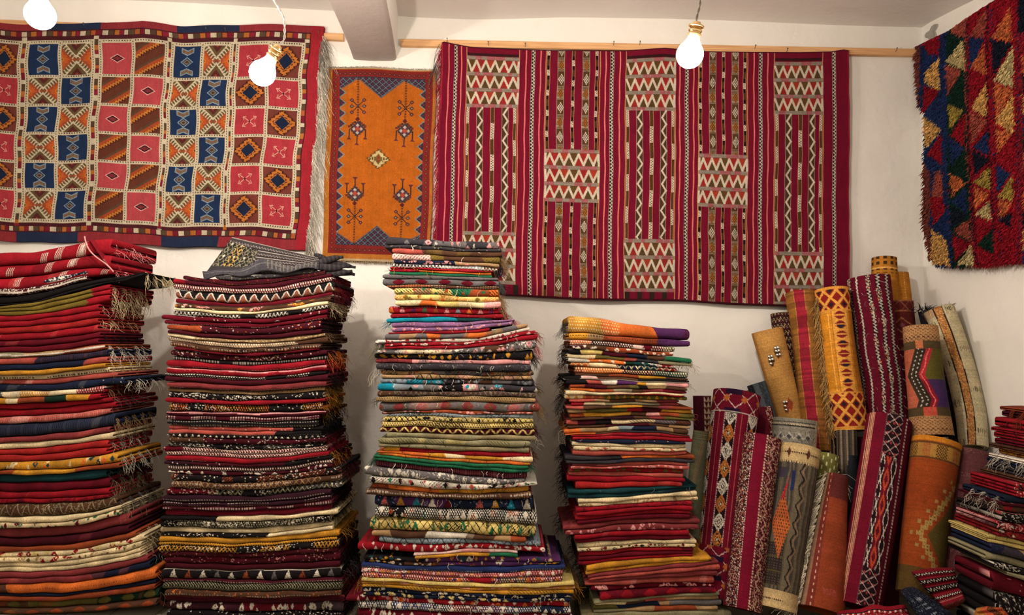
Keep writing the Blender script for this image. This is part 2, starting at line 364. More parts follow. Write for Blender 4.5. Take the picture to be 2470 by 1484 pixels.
# ---------------------------------------------------------------- woven patterns on a front fold (s, t in photo-pixel sized units)
def tri(x): return np.abs((x % 1.0) * 2 - 1) * 2 - 1
def hnoise(x, seed, sc):
    rng = np.random.default_rng(seed); g = rng.random(4096)
    q = x / sc + 100; i = np.floor(q).astype(int); f = q - i; f = f * f * (3 - 2 * f)
    return g[i % 4096] * (1 - f) + g[(i + 1) % 4096] * f
def paint_fold(spec, S, T, h, rng):
    """S along the fold in px, T 0 (top) .. 1 (bottom) across the visible front, h fold height in px"""
    toks = spec.split(); base = toks[0]
    sd = int(rng.integers(1e6)); W = float(S.max() - S.min() + 1); s0 = S.min()
    Y = T * h
    if base.startswith('b:'):
        cs = base[2:]; n = len(cs); w = rng.random(n) + .45; e = s0 + np.concatenate([[0], np.cumsum(w) / w.sum()]) * W
        sl = rng.uniform(-1, 1, n + 1) * h * 1.1
        c = np.zeros(S.shape + (3,)) + PAL[cs[0]]
        for k in range(1, n): c[(S + sl[k] * (T - .5)) > e[k]] = PAL[cs[k]]
    else:
        c = np.zeros(S.shape + (3,)) + PAL[base[0]]
    for tk in toks[1:]:
        op = tk[0]; num = ''.join(ch for ch in tk[1:] if ch.isdigit()); cols = [ch for ch in tk[1:] if ch.isalpha()] or ['W']
        col = PAL[cols[0]]; v = float(num) if num else None
        if op == '-':
            p = (v if v is not None else 50) / 100 + .06 * (hnoise(S, sd + 1, 30) - .5)
            m = (np.abs(T - p) * h < .95) & (((S + hnoise(S, sd, 9) * 3) % 6.2) < 3.5) & (hnoise(S, sd + 5, 45) > .22); c[m] = c[m] * .25 + col * .75
        elif op == '=':
            p = (v if v is not None else 50) / 100; c[np.abs(T - p + .1 * (hnoise(S, sd, 60) - .5)) * h < 1.3] = col
        elif op == 'z':
            per = 26.; T0 = .5 + .34 * tri(S / per)
            if len(cols) > 1: c[(T > T0)] = PAL[cols[1]]
            c[np.abs(T - T0) * h < 1.7] = col
            if len(cols) > 2: c[(np.abs(T - T0 - .28) * h < 1.1)] = PAL[cols[2]]
        elif op == 'x':
            per = (v or 15.); m = (((S + Y * 1.1) % per) < 2.0) | (((S - Y * 1.1) % per) < 2.0)
            m &= hnoise(S, sd + 2, 55) > .25; c[m] = col
        elif op == 's':
            d = (v or 20) / 100; r = rng.random((S.shape[0] // 2 + 1, S.shape[1] // 1)); r = np.repeat(r, 2, 0)[:S.shape[0]]
            zone = hnoise(S + 13, sd + 3, 40) * 1.5; m = r < d * zone
            for k, cc in enumerate(cols): c[m & ((r * 977 * len(cols)).astype(int) % len(cols) == k)] = PAL[cc]
        elif op == '^':
            per = h * 1.25 + 7; k = np.floor((S + sd % 50) / per).astype(int); f = ((S + sd % 50) / per - k)
            on = (np.abs(f - .5) < (T - .12) * .42) & (T < .8) & (rng.random(S.shape) > .12)
            for j, cc in enumerate(cols): c[on & (k % len(cols) == j)] = PAL[cc]
        elif op == 'o':
            m = ((S + (np.floor(Y / 3.8) % 2) * 3.) % 6 < 2.9) & (Y % 3.8 < 2.1) & (hnoise(S, sd, 60) > .15)
            r = hnoise(S, sd + 9, 7.)
            for j, cc in enumerate(cols): c[m & ((r * len(cols)).astype(int) % len(cols) == j)] = PAL[cc]
        elif op == '>':
            m = ((S + np.abs(T - .5) * h * 1.6) % 6.5 < 2.3) & (hnoise(S, sd, 70) > .12); c[m] = col
        elif op == 'm':
            nb = int(W / 13)
            for _ in range(nb):
                cc = PAL[cols[rng.integers(len(cols))]]; a = s0 + rng.random() * W; b = rng.uniform(.15, .85); ra = rng.uniform(2.2, 7); rb = rng.uniform(.12, .4)
                q = np.abs(S - a) / ra + np.abs(T - b) / rb
                if rng.random() < .35: q = np.abs(q - .8) + .6
                c[q < 1] = cc
        elif op == 'd':
            per = (v or 55); k = np.floor(S / per); f = (S / per - k - .5) * per; c[(np.abs(f) / 16 + np.abs(T - .5) / .48) < 1] = col
        elif op == 'h':
            m = (((S + Y * (1.6 if sd % 2 else -1.6)) % 8) < 2.4) & (hnoise(S, sd + 4, 50) > .45); c[m] = col
        elif op == 'v':
            c[(S % 4.2 < 1.6)] = c[(S % 4.2 < 1.6)] * .6 + col * .4
        elif op == 'e':       # its far end woven in another colour
            c[S > s0 + W * (v or 85) / 100 + 4 * tri(Y / 9)] = col
        elif op == 'l':
            c[S < s0 + W * (v or 14) / 100 + 4 * tri(Y / 9)] = col
        elif op == 'k':       # little groups of slanting ticks
            for _ in range(int(v or 5)):
                a = s0 + rng.random() * W; q = S - a + (T - .5) * h * .5
                c[(q > 0) & (q < 16) & (q % 4.4 < 1.5) & (np.abs(T - rng.uniform(.3, .7)) < rng.uniform(.2, .4))] = col
        elif op == 'w':       # pale worn patches with a shape of their own
            m = (hnoise(S + Y * .6, sd + 6, 34) > .78); c[m] = c[m] * .55 + col * .45
    b = 1 + .16 * (hnoise(S + Y * .3, sd + 7, 23)[..., None] - .5) + .10 * (rng.random(S.shape)[..., None] - .5)
    return np.clip(c * b, 0, 1)

def strands(m, roots, dirs, length, droop, col, rng, r=.0011, seg=5, wav=.006, sides=3):
    t = np.linspace(0, 1, seg)
    for p, d in zip(roots, dirs):
        L = length * rng.uniform(.55, 1.2); ph = rng.random(3) * 6
        q = p + d * (L * t[:, None]) + np.array([0, 0, -1.]) * (droop * rng.uniform(.6, 1.3) * t[:, None] ** 1.8)
        q = q + wav * (t[:, None]) * np.stack([np.sin(t * 4.6 + ph[0]), np.sin(t * 4 + ph[1]), .5 * np.sin(t * 5.5 + ph[2])], 1)
        m.tube(q, r * (1 - .5 * t), np.clip(col * rng.uniform(.75, 1.1), 0, 1), sides)
# ---------------------------------------------------------------- folded rugs in stacks
class Stack:
    def __init__(s, name, group, d, xa, xb, keys, depth=.42):
        s.name, s.group, s.d, s.xa, s.xb, s.depth = name, group, d, xa, xb, depth; s.res = 1.45
        s.ky = np.array([k for k, _ in keys], float); s.ko = np.array([o for _, o in keys], float)
    def yline(s, y, x, wob=True):
        f = np.clip((x - s.xa) / (s.xb - s.xa), -.3, 1.3); st = np.linspace(0, 1, s.ko.shape[1])
        offs = np.array([np.interp(y, s.ky, s.ko[:, k]) for k in range(s.ko.shape[1])])
        # smooth curve through the stations (quadratic blending)
        v = np.interp(f, st, offs)
        for dlt in (.06, -.06, .12, -.12): v = v + np.interp(f + dlt, st, offs)
        v /= 5
        v = np.where(f > 1, v + (offs[-1] - offs[-2]) * (f - 1) * 4, v)
        if wob: v = v + 1.5 * np.sin(x / 37. + y * .71) * math.sin(y * 2.3) + .9 * np.sin(x / 15. + y * 1.7)
        return y + v
NAMES = set()
def rug(st, line, above, seed, first=False):
    ys, xl, xr, specs, desc, opts = [q.strip() for q in line.split('|')]
    ys = [float(q) for q in ys.split()]; xl = float(xl); xr = float(xr); specs = [q.strip() for q in specs.split(';')]
    rng = np.random.default_rng(seed)
    m = MB(); dj = rng.uniform(-.012, .012); d = st.d
    opt = opts.split(); oc = 1.0
    fr_info = []
    for k in range(len(ys) - 1):
        y0, y1 = ys[k], ys[k + 1]; spec = specs[k % len(specs)]
        a, b = xl + rng.uniform(-3, 3) + (k % 2) * 2, xr + rng.uniform(-4, 4)
        if 'even' in opt: a, b = xl, xr
        nu = int((b - a) / st.res); xs = np.linspace(a, b, nu)
        A = P(xs, st.yline(y0, xs), d); B = P(xs, st.yline(y1, xs), d)
        c = (A + B) / 2; r = (A[:, 2] - B[:, 2]) / 2 * (.985 - .10 * hnoise(xs, seed + k, 55) * (len(ys) > 2 or y1 - y0 > 12))
        h = y1 - y0; NT = int(np.clip(h * .85, 8, 26))
        yf = d + dj + rng.uniform(-.006, .006) + .005 * np.sin(xs / 60 + seed) + .003 * np.sin(xs / 21 + seed * 2 + k)
        th = np.radians(np.linspace(92, -92, NT))
        ct = np.abs(np.cos(th)) ** .75; sn = np.sign(np.sin(th)) * np.abs(np.sin(th)) ** .92
        taper = np.ones(nu); e = 4
        for q in range(e): taper[q] = taper[-1 - q] = (.62, .84, .95, .99)[q]
        rr = r * taper
        prot = np.minimum(rr * 1.15, .03)
        Yf = yf[:, None] + prot[:, None] * (1 - ct)[None]; Zf = c[:, 2, None] + rr[:, None] * sn[None]
        Xf = np.repeat(c[:, 0, None], NT, 1)
        D = st.d + st.depth + rng.uniform(-.02, .02)
        bot = np.stack([np.stack([c[:, 0], np.full(nu, D), c[:, 2] - rr * .97], 1), np.stack([c[:, 0], np.full(nu, D), c[:, 2] + rr * .97], 1),
                        np.stack([c[:, 0], yf + .2, c[:, 2] + rr], 1), np.stack([c[:, 0], yf + .09, c[:, 2] + rr], 1)], 1)
        g = np.concatenate([np.stack([Xf, Yf, Zf], -1), bot], 1)
        S, T = np.meshgrid(xs, (np.sin(-th) + 1) / 2, indexing='ij')
        T = np.repeat(((np.linspace(0, 1, NT)) )[None], nu, 0)
        cf = paint_fold(spec, S, T, h, rng)
        cb = np.repeat(np.median(cf, axis=1, keepdims=True), 4, 1)
        cc = np.concatenate([cf, cb], 1)
        # hollow ends: the cloth turns inward between the layers
        ends = []
        for side, idx in ((-1, 0), (1, -1)):
            ring = g[idx]; ctr = ring.copy(); ctr[:, 2] = c[idx, 2]
            in1 = ctr + (ring - ctr) * .35; in1[:, 0] -= side * .001
            in2 = ctr + (ring - ctr) * .25; in2[:, 0] -= side * .016
            ends.append((in1, in2, cc[idx]))
        G = np.concatenate([ends[0][1][None], ends[0][0][None], g, ends[1][0][None], ends[1][1][None]], 0)
        CC = np.concatenate([ends[0][2][None] * .9, ends[0][2][None], cc, ends[1][2][None], ends[1][2][None] * .9], 0)
        m.grid(G, CC, closed_v=True)
        NR = G.shape[1]; nn = G.shape[0] * NR
        m.f.append(np.arange(m.n - nn, m.n - nn + NR)[::-1].copy()); m.f.append(np.arange(m.n - NR, m.n))
        fr_info.append((g[0], g[-1], c, rr, yf, xs, h))
    o = m.build('folded_rug', WOOL if h < 999 else PILE)
    lab = f'{desc} folded rug ' + (f'on top of the {st.name}' if first else f'under the {above} one, {st.name}')
    tag(o, lab, 'rug', st.group)
    for t in opt:
        if t[0] == 'f':           # fringe: side, colour, amount
            side, col, amt = t[1], PAL[t[2]], min(int(t[3:] or 3), 9)
            fm = MB()
            for (gl, gr, c, rr, yf, xs, h) in fr_info[:1] + fr_info[2:3]:
                sg = 1 if side == 'R' else -1; x0 = c[-1 if sg > 0 else 0]
                n = amt * 8; yy = yf.mean() + .02 + rng.random(n) * (st.depth - .08)
                yy = np.sort(yy); cl = np.round(yy * 13) / 13
                yy = yy * .28 + cl * .72
                roots = np.stack([np.full(n, x0[0] - sg * .012), yy, x0[2] + rng.uniform(-.5, .5, n) * rr.mean()], 1)
                dirs = np.stack([sg * rng.uniform(.5, 1.1, n), rng.uniform(-.5, .3, n), rng.uniform(-.2, .35, n)], 1)
                strands(fm, roots, dirs, .045, .015 + .007 * amt, col, rng, r=.0012, seg=7, wav=.017)
            fm.build('fringe', YARN, o)
        elif t[0] == 't':         # stray threads on the front
            cols = t[1]; amt = int(int(t[2:]) * 1.7); tm = MB()
            for _ in range(amt):
                gl, gr, c, rr, yf, xs, h = fr_info[rng.integers(len(fr_info))]; i = rng.integers(8, len(xs) - 8)
                L = rng.uniform(.012, .034); n = 7; q = np.linspace(0, 1, n); ph = rng.random() * 6; lean = rng.uniform(-1, 1)
                z0 = c[i, 2] + rr[i] * .7
                zz = z0 - L * q * (1.0 if rng.random() < .8 else .2)
                xx = c[i, 0] + L * .5 * lean * q + .003 * np.sin(q * 6 + ph)
                yy = yf[i] - .004 - .006 * np.sin(q * 3.1)
                tm.tube(np.stack([xx, yy, zz], 1), .0011, PAL[cols] * rng.uniform(.85, 1.05), 4)
            tm.build('loose_threads', YARN, o)
    return o
def build_stack(st, text, seed):
    above = None
    for k, line in enumerate([q for q in text.strip().splitlines() if q.strip() and not q.startswith('#')]):
        o = rug(st, line, above, seed + k * 7, k == 0)
        above = line.split('|')[4].strip()
S1 = Stack('red-topped stack', 'folded rugs in the red-topped stack', 3.42, -110, 300,
    [(560, (30, 28, 24, -2, -22)), (640, (25, 24, 22, -5, 12)), (700, (36, 34, 26, -8, -32)), (760, (8, 8, 6, -12, -32)), (860, (4, 3, 2, -10, -26)), (960, (2, 2, 2, -6, -14)), (1040, (6, 4, 2, -12, -34)), (1100, (5, 4, 2, -8, -22)), (1200, (2, 2, 2, -2, -12)),
     (1260, (2, 2, 2, -2, -38)), (1330, (2, 2, 2, -4, -30)), (1400, (1, 1, 1, -6, -28)), (1486, (0, 0, 0, -4, -12))])
S1T = '''
582 615 644 672|-100|270|R kW5 wD;R kW4 wD;R kW3 wS|thick bright red blanket|fRc4
652 668 683|-110|210|N sW30 =W80;M -W30 =W60 sW12|indigo white-stitched|
684 700 706|-105|345|K;K|plain black|fRC9
707 719 733 750|-112|262|V eR88;V wL eR88;V eR85|olive gold|fRC9
750 767 782 799 817|-100|238|R;R;r;R wS|bright red four-fold|fRC4
817 833 848|-108|236|D wS;D|wine-red|fRK6
848 861|-90|252|b:JXJU =W50 -D70|olive with cream braid|fRW6
861 877 892|-112|262|b:NSNN vS;b:SNNS|navy and salmon block|fRW6
892 902|-100|262|Y|mustard|fRJ9
902 914|-95|262|C -K60|cream|fRJ8
914 927|-105|278|S wp|salmon pink|
927 943|-112|300|N wE sW2|navy blue worn|fRW5
943 957 972|-96|250|b:gKCYCR oW;b:MYCUgYR|colourful patchwork|fRJ5
972 986 1003|-108|272|R;R|scarlet two-fold|fRE4
1003 1020|-100|266|S vp wp|faded salmon|
1020 1051|-110|270|N wE vE|broad navy|fRJ8
1051 1066|-104|262|Z wS -K92|terracotta red|
1066 1080|-96|268|C|cream thin|fRE3
1080 1096 1112|-108|256|r;r|vermilion two-fold|fRW4
1112 1133 1144|-100|290|Y mTOC;b:UYU|ochre leaf-patterned|fRW8
1144 1164|-110|258|T|teal green|fRE5
1164 1186 1202 1213|-102|262|D;R wS;R mD|ruby three-fold|fRX12
1213 1245|-112|280|H zX sX12|brown with white zigzag|fRE10
1245 1259 1272|-98|288|C;C mDG|ivory two-fold|fRX8
1272 1297 1318|-108|305|Z;M wZ|dusty crimson|
1318 1331|-100|330|U|ochre brown|fRC6
1331 1344 1357|-104|345|C mRyR;C mRLJ|cream with red lozenges|fRC6
1357 1369 1381|-96|340|C;C|plain ivory double|fRC3
1381 1395 1410|-110|358|Z;b:ZZN wS|magenta and navy|fRW3
1410 1433|-100|372|b:HOOO -U50|burnt orange|fRO3
1433 1440 1452|-106|372|N;U wZ|terracotta with navy line|
1452 1470|-98|375|b:LHLg wU dL|dark olive lozenge|fRJ5
1470 1481|-108|378|H dU wL;H sU10|dark brown lozenge|fRS4
'''
S2 = Stack('grey-peaked stack', 'folded rugs in the grey-peaked stack', 3.42, 400, 810,
    [(640, (-8, -2, 0, -6, -22)), (690, (-20, -6, 0, -14, -36)), (740, (-14, -4, 0, -10, -34)), (790, (-12, -4, 0, -8, -28)), (840, (-24, -6, 0, -8, -20)), (900, (-14, -6, 0, -6, -22)), (950, (-12, -5, 0, -6, -14)), (1000, (-5, -4, 0, -2, -8)), (1060, (-8, -4, 0, 0, -6)),
     (1110, (-10, -6, 0, -6, -26)), (1180, (-6, -4, 0, -8, -26)), (1230, (-4, -2, 0, -6, -22)), (1290, (-4, -2, 0, -8, -22)), (1340, (-4, -1, 0, -4, -16)), (1400, (-8, -3, 0, -3, -8)), (1490, (-4, -2, 0, 0, 0))])
S2T = '''
666 677|520|760|F vE sX8|charcoal striped peaked|
677 689|440|785|M -J80 sU5|maroon stitched-edge|
689 699 711|414|800|M lR8;D oW|maroon with white checks|fRD4
711 733|422|806|K zWUE|black zigzag|fRD8
733 743 753|424|800|D =W85;H mYWUc|crimson and flowered|fRM6
753 760 770|421|792|C;K xW9|cream-edged black cross|fRC6
770 782 793|392|788|D sW2;D -W80|deep red two-fold|fRK5
793 810 821|404|776|M sWO6 lU22;M|dark maroon with rust end|fRK5
821 830 843|402|786|J sC20 lC18;J -K40 oW eH80|frayed tan|fRJ3
843 854|416|772|H -W50 -O70 sK30|brown dashed|fRK5
854 860|420|770|D|thin wine|
860 874 883|410|790|M sWJ18;K -W50 -W80|black speckled|fRO8
883 897 912|400|786|R -W82;R =c30 sS4|scarlet|fRR7
912 918 931|398|790|K oW;M wD|black white-dotted|fRK8
931 945|402|792|Z -W80 -K92|brown-red stitched|
945 956|404|784|H -J30 =J55|tan-lined brown|fRY8
956 969|403|782|K sW20|black and white flecked|
969 978|402|788|R|narrow red|
978 997|412|780|K oYO sW10|black with mustard dots|fRY7
997 1007|405|785|M =c30|maroon white-lined|fRK6
1007 1018 1032|402|772|M -W30 -W70;K -W30 -W75|plum dashed two-fold|fRK9
1032 1042 1053|408|776|b:SSSK sW7;b:SSK -W80|coral and black|fRK5
1053 1059 1075|406|784|K ^W;b:HMMM sW5|purple with black check edge|fRD8
1075 1088|404|775|K hE sW14|black diagonal-hatched|
1088 1098 1108|394|790|D >W;D >W|garnet herringbone|fRD6
1108 1120 1130|396|796|R -W85;b:qMMK sW2|crimson over plum|fRY6
1130 1141 1151|402|800|M oW;M mW|maroon white-scalloped|fRU5
1151 1167 1184|414|826|K hU sWU20;H -W40 -W80 xJ|black and rust patterned|fRM6
1184 1200|398|824|b:DKKF xX12 sW10|charcoal crosshatched|
1200 1214 1224 1234|392|800|q -W60;q -W30 -J80;M -W50|purple dashed three-fold|fRK6
1234 1249|400|800|D -W10 -W85|claret|fRK5
1249 1259|388|812|b:KCCC|cream-lipped|
1259 1278|386|800|K sW22 oX|black white-dotted wide|fRL6
1278 1291|380|800|C|long cream|
1291 1299|388|802|b:KKCC sW12|black and cream|
1299 1313 1321|380|814|Y;Y oK|gold|fRY5
1321 1334|384|818|K xY9 sW10|black and gold lattice|
1334 1346|392|812|M sJ5|dark wine|fRK5
1346 1365 1380|396|818|M sc8 wD;M -H80|plum red|fRK4
1380 1402|388|826|K ^WUWE =W5|black with white triangles|fRE5
1402 1409 1428|392|824|M -W60;K >X|maroon over black arrows|fRD5
1428 1442|400|820|H -W60 sO6|brown stitched|
1442 1458|398|828|M sK10 =Z20|maroon blurred|fRK5
1458 1480|394|828|b:qqDDDF vZ mWW|purple and crimson motif|fRM4
1480 1496|400|830|K sW10|black speckled bottom|
'''
S3 = Stack('tallest stack', 'folded rugs in the tallest stack', 3.36, 920, 1290,
    [(575, (-14, -10, 0, 0, -4)), (610, (-10, -8, 0, 0, -4)), (650, (-6, -4, 0, 4, 8)), (690, (-4, -6, 0, -2, 0)), (740, (-4, -4, 0, 2, 0)), (765, (0, -2, 0, 2, -6)), (790, (4, 0, 0, -10, -22)), (812, (2, 0, 0, -6, -36)), (835, (4, 2, 0, -8, -30)), (870, (-4, 0, 0, 2, 2)), (930, (0, 0, 0, 2, 4)),
     (980, (2, 0, 0, 2, 4)), (1030, (-3, -6, 0, 0, 2)), (1080, (-8, -5, 0, 2, 4)), (1120, (-20, -8, 0, 4, 8)), (1150, (-22, -10, 0, 8, 12)), (1180, (-16, -6, 0, -2, -14)), (1230, (-8, -4, 0, 2, 6)), (1290, (-10, -4, 0, 4, 10)),
     (1330, (0, 6, -4, -6, 4)), (1380, (-12, -2, 0, 4, -4)), (1430, (-16, -6, 0, 2, 2)), (1490, (-6, -2, 0, 2, 4))])
S3T = '''
583 600 608|928|1206|b:FFEFE mcEFW lF12;F sX6|grey-blue patterned|fRE6 tW3
608 620 633|944|1208|b:SHHH wV;b:pVHV hH|brown olive|fRJ10 tW2
633 641|948|1200|b:NNNJJ mc|navy with tan lip|fRN4
641 650|944|1196|b:NNIIH xW8|pale blue crossed|fLN3
650 655 661|940|1188|R wO;b:RROOO|red and orange|tY5
661 668|938|1190|G|green|fLG3
668 677 692|924|1204|E sM5;E dD|grey diamond-patterned|fRE6
692 698|934|1200|b:UUHH -W80 -C20|brown braid-edged|
698 715 728 742|952|1206|b:yJyGUO hK mUG;y mOVJ hO;b:COyCc|peach and yellow mottled|fRJ8 tC6
742 758 767|938|1214|R ^OcPGUcI -c20;R sS4|red with coloured chevrons|fRR5
767 777|934|1190|b:QQQT|turquoise|fLQ3
777 789 799|944|1240|A sc4;A mc|lilac|fRc4 tC4
799 805|934|1180|R|narrow scarlet|
805 817|930|1274|b:EJEOEOJEJ wE|grey and orange checked|fLE5
817 826|908|1278|b:EEWWW =W40 mR|white-edged taupe|fLX9
826 833 841|930|1294|R mcW;R|red pair with white motif|fRS5 tW2
841 854|905|1292|b:ECEHE sWK25 mcW|grey woolly|fRc8
854 868|902|1290|K mY sE4|black with orange marks|fRK6
868 878|906|1284|b:Zccc wE sK6|pink grey|
878 894|910|1284|F sE8|plain charcoal|fLW10 tW6
894 905 914|920|1286|b:JJEJ hK mUF;J xK22 wc|tan with black latticework|tW3
914 927|914|1288|b:IQQFHEF hK mEI|grey-teal mottled|tW5
927 943|908|1296|b:QIEKcEFF mQcWK|grey with turquoise spots|tW5 fRV3
943 956|912|1294|H xE12 sX12|brown diamond grid|
956 969|910|1292|J oL =J80|beige toothed|fLE3
969 992|914|1300|E dZ xL26 wc|pinkish diamond shag|fRJ7 tW7
992 999|918|1288|b:HUHU mc|rust thin|
999 1008|934|1286|I sF14 hF|blue-grey slim|tW5
1008 1020|922|1290|y mKCN xK13|cream with dark scrolls|fLc3
1020 1035|920|1284|y hK oH|yellow chequered|
1035 1049|916|1292|M zy|brown with gold zigzag|fRM6
1049 1062|930|1290|X oJ -W80|khaki dotted|fRW4
1062 1076 1089|915|1280|X hL wy;X hJ -L70|sage green|tK3
1089 1099|926|1278|b:YRRRR|crimson with gold end|fRD5 tR6
1099 1108 1116|914|1282|b:OOYCYC;O mY|orange and yellow|fLR2 tR5
1116 1124 1132|898|1276|G;G wT|emerald two-fold|fLG8 fRG4 tG6
1132 1147|905|1272|M vc sN4|maroon ribbed|tW6
1147 1166|880|1262|E mW sW6|grey white-marked|fRS6 tW7
1166 1183|892|1292|W hK mGcKKS|white and black scribbled|fLJ3 tR9
1183 1194|898|1272|b:UOYY|orange flat|tF5
1194 1206|886|1280|H sJ14 -W40|brown wooden-toned|fLH3
1206 1231|900|1286|b:NPNN ^SYQWDN sI5|navy with coloured triangles|tC6
1231 1259|904|1296|K mWUTW oW sW4|black with dotted motifs|tW10
1259 1289|890|1290|y xK17 hK mGL|straw yellow latticed|tK9
1289 1301|898|1268|b:JHWHJU wW|tan blotched|fLH4
1301 1313|914|1302|I xF18 sB6|ice-blue|tW2
1313 1330|864|1312|R mW|broad red|tW4 fRK8
1330 1337 1345|1000|1250|b:pcp;b:YYYG|pink and gold lens|tC4
1345 1358 1368|878|1350|b:KKPPP mTYW;b:KHPPPK mYWU|purple and black|fRK8 tW4
1368 1383|873|1362|B -W70|royal blue|fLN4
1383 1394 1407|870|1360|Z oc mYW;b:RRRHR oW mPO|red with white dots|tW3
1407 1417 1423 1432|874|1386|y =U80;Y mc;Y hL|golden three-fold|fLY6 fRY5 tY6
1432 1441 1451|872|1376|N mWW;N mCy|midnight blue|tC9
1451 1463|836|1370|b:DRRR mOcW|red white-flowered|fLR3
1463 1479|866|1376|b:NBNDPBN mW oW|blue and red|tW5
1479 1500|862|1384|D mW|dark scarlet bottom|tW3
'''
S4 = Stack('orange-topped stack', 'folded rugs in the orange-topped stack', 3.42, 1375, 1665,
    [(782, (-20, -14, -1, 10, 14)), (815, (-8, -4, 0, 6, 10)), (860, (-10, -8, 0, 8, 14)), (900, (-6, -4, 0, 2, 8)), (950, (-2, 0, 0, 2, 4)), (1000, (4, 3, 0, 1, 5)), (1040, (10, 6, 0, 2, 14)), (1075, (-4, -2, 0, 3, 2)), (1110, (4, 5, 0, -1, 0)), (1150, (-4, -2, 0, 2, 3)),
     (1175, (3, 2, 0, -2, -2)), (1190, (6, 5, 0, -6, -16)), (1215, (10, 6, 0, -6, -6)), (1260, (16, 10, 0, -2, 2)), (1300, (8, 6, 0, 2, 0)), (1345, (16, 12, 0, -4, -4)), (1372, (28, 16, 2, -4, -12)), (1410, (6, 4, 0, -2, 0)), (1445, (14, 8, 4, -6, -10)), (1490, (3, 2, 0, -2, 0))])
S4T = '''
781 812 828|1368|1664|b:YOOPP oC wM;b:YJUUPP -K40|orange and violet|fLE6
828 841 852|1376|1628|b:OqMMpDL oW;b:MHUUU mW|maroon with olive end|fLH5 tW1
852 863 873|1368|1670|b:KyMNHG;b:CLSFXX|sand and navy|fRJ5 fLF4
873 881 891|1372|1634|b:WOOgTR mW;b:OCNTZR xC|teal and scarlet|fLH5
891 905 912|1388|1656|b:UOOMMTT oC;b:HUYH|tangerine and teal|
912 920 930|1362|1658|b:KpHHKK =W85;b:KSWPYCc|black with cream swoosh|fLK4 fRH3
930 938 946|1372|1656|b:UMHLKJH;b:OUXHZZD|brown mosaic|fLK4
946 953|1366|1650|b:CXcRR =C30|slim pink-edged|
953 963|1360|1656|b:CSLLLL ^Y|olive with yellow triangles|fLE8
963 970 978|1376|1640|b:SJHJZ;b:RCXXZ|rose and beige|
978 984 993|1366|1666|b:SHYHZU;b:JLLRMYY|amber and moss|fLK5
993 1004 1010|1374|1672|b:UYYHcUL;b:HqHZL|mustard and moss|fRS3
1010 1021 1027|1368|1668|b:SMKCCEH hM;b:HMHJ|cream-centred maroon|fLJ4
1027 1038 1042|1364|1664|b:OJJCINJH;b:OHFH|peach and slate|fLW6
1042 1050 1060|1380|1666|R wS;R|crimson two-fold|fLK4
1060 1069|1390|1652|N sc2|dark navy|
1069 1079 1087|1382|1656|C;C mS|cream two-fold|fLK4
1087 1098|1384|1654|S -U20|soft salmon|
1098 1107 1115|1362|1672|b:FFOOU;F wN|charcoal with orange strip|fLK5
1115 1123 1130|1377|1658|b:ZSS;S mc|rose red pair|
1130 1141|1372|1650|R mL|strong red|fLK5
1141 1151|1374|1652|S|light salmon|
1151 1163|1370|1654|R|cherry red|fLK6
1163 1178|1386|1645|r wS|coral|
1178 1188 1198|1368|1682|T;T wN|dark teal two-fold|fLK6 tE3
1198 1207 1216|1394|1682|C -J70;C mJ|ivory two-fold|
1216 1225 1234 1243 1252|1388|1668|R mD;R;R;D|four-layered ruby|fLD4 fRE3
1252 1264 1279|1360|1686|Z wS;Z mc|dusty rose two-fold|fLK5
1279 1291 1302|1384|1662|R wS;D|blood-red|fLK4
1302 1313 1322|1390|1678|C xJ40;C mDK|off-white two-fold|
1322 1333 1342 1350|1396|1672|R eD90;D;R lD5|three-layered scarlet|fLK4
1350 1361 1369|1414|1712|Y;Y wU|mustard yellow|
1369 1377 1386 1396|1418|1732|Z;S;Z|terracotta three-fold|fLK4
1396 1409|1412|1722|S wc|salmon tapered|
1409 1422|1426|1724|D mc|crimson with white marks|fLK3
1422 1442|1444|1724|D dR wM|dark red checkered|
1442 1449|1430|1736|X|khaki sliver|
1449 1457|1436|1738|b:CHSJ|brown and cream|
1457 1468|1434|1738|b:LNNJEE|navy and grey|fLK3
1468 1477|1434|1736|b:XJUJ|sandy orange|
1477 1492 1507 1521|1400|1770|X wJ|khaki bottommost|
'''
S5 = Stack('corner stack', 'folded rugs in the corner stack', 2.8, 2380, 2720,
    [(1000, (0, 0, 0, 0, 0)), (1100, (-4, 4, 4, 4, 4)), (1200, (-8, 6, 16, 20, 20)), (1300, (-14, 2, 24, 34, 36)), (1350, (-18, 6, 32, 40, 44)), (1400, (-24, 2, 34, 50, 56)), (1490, (-10, 0, 20, 30, 30))], depth=.26)
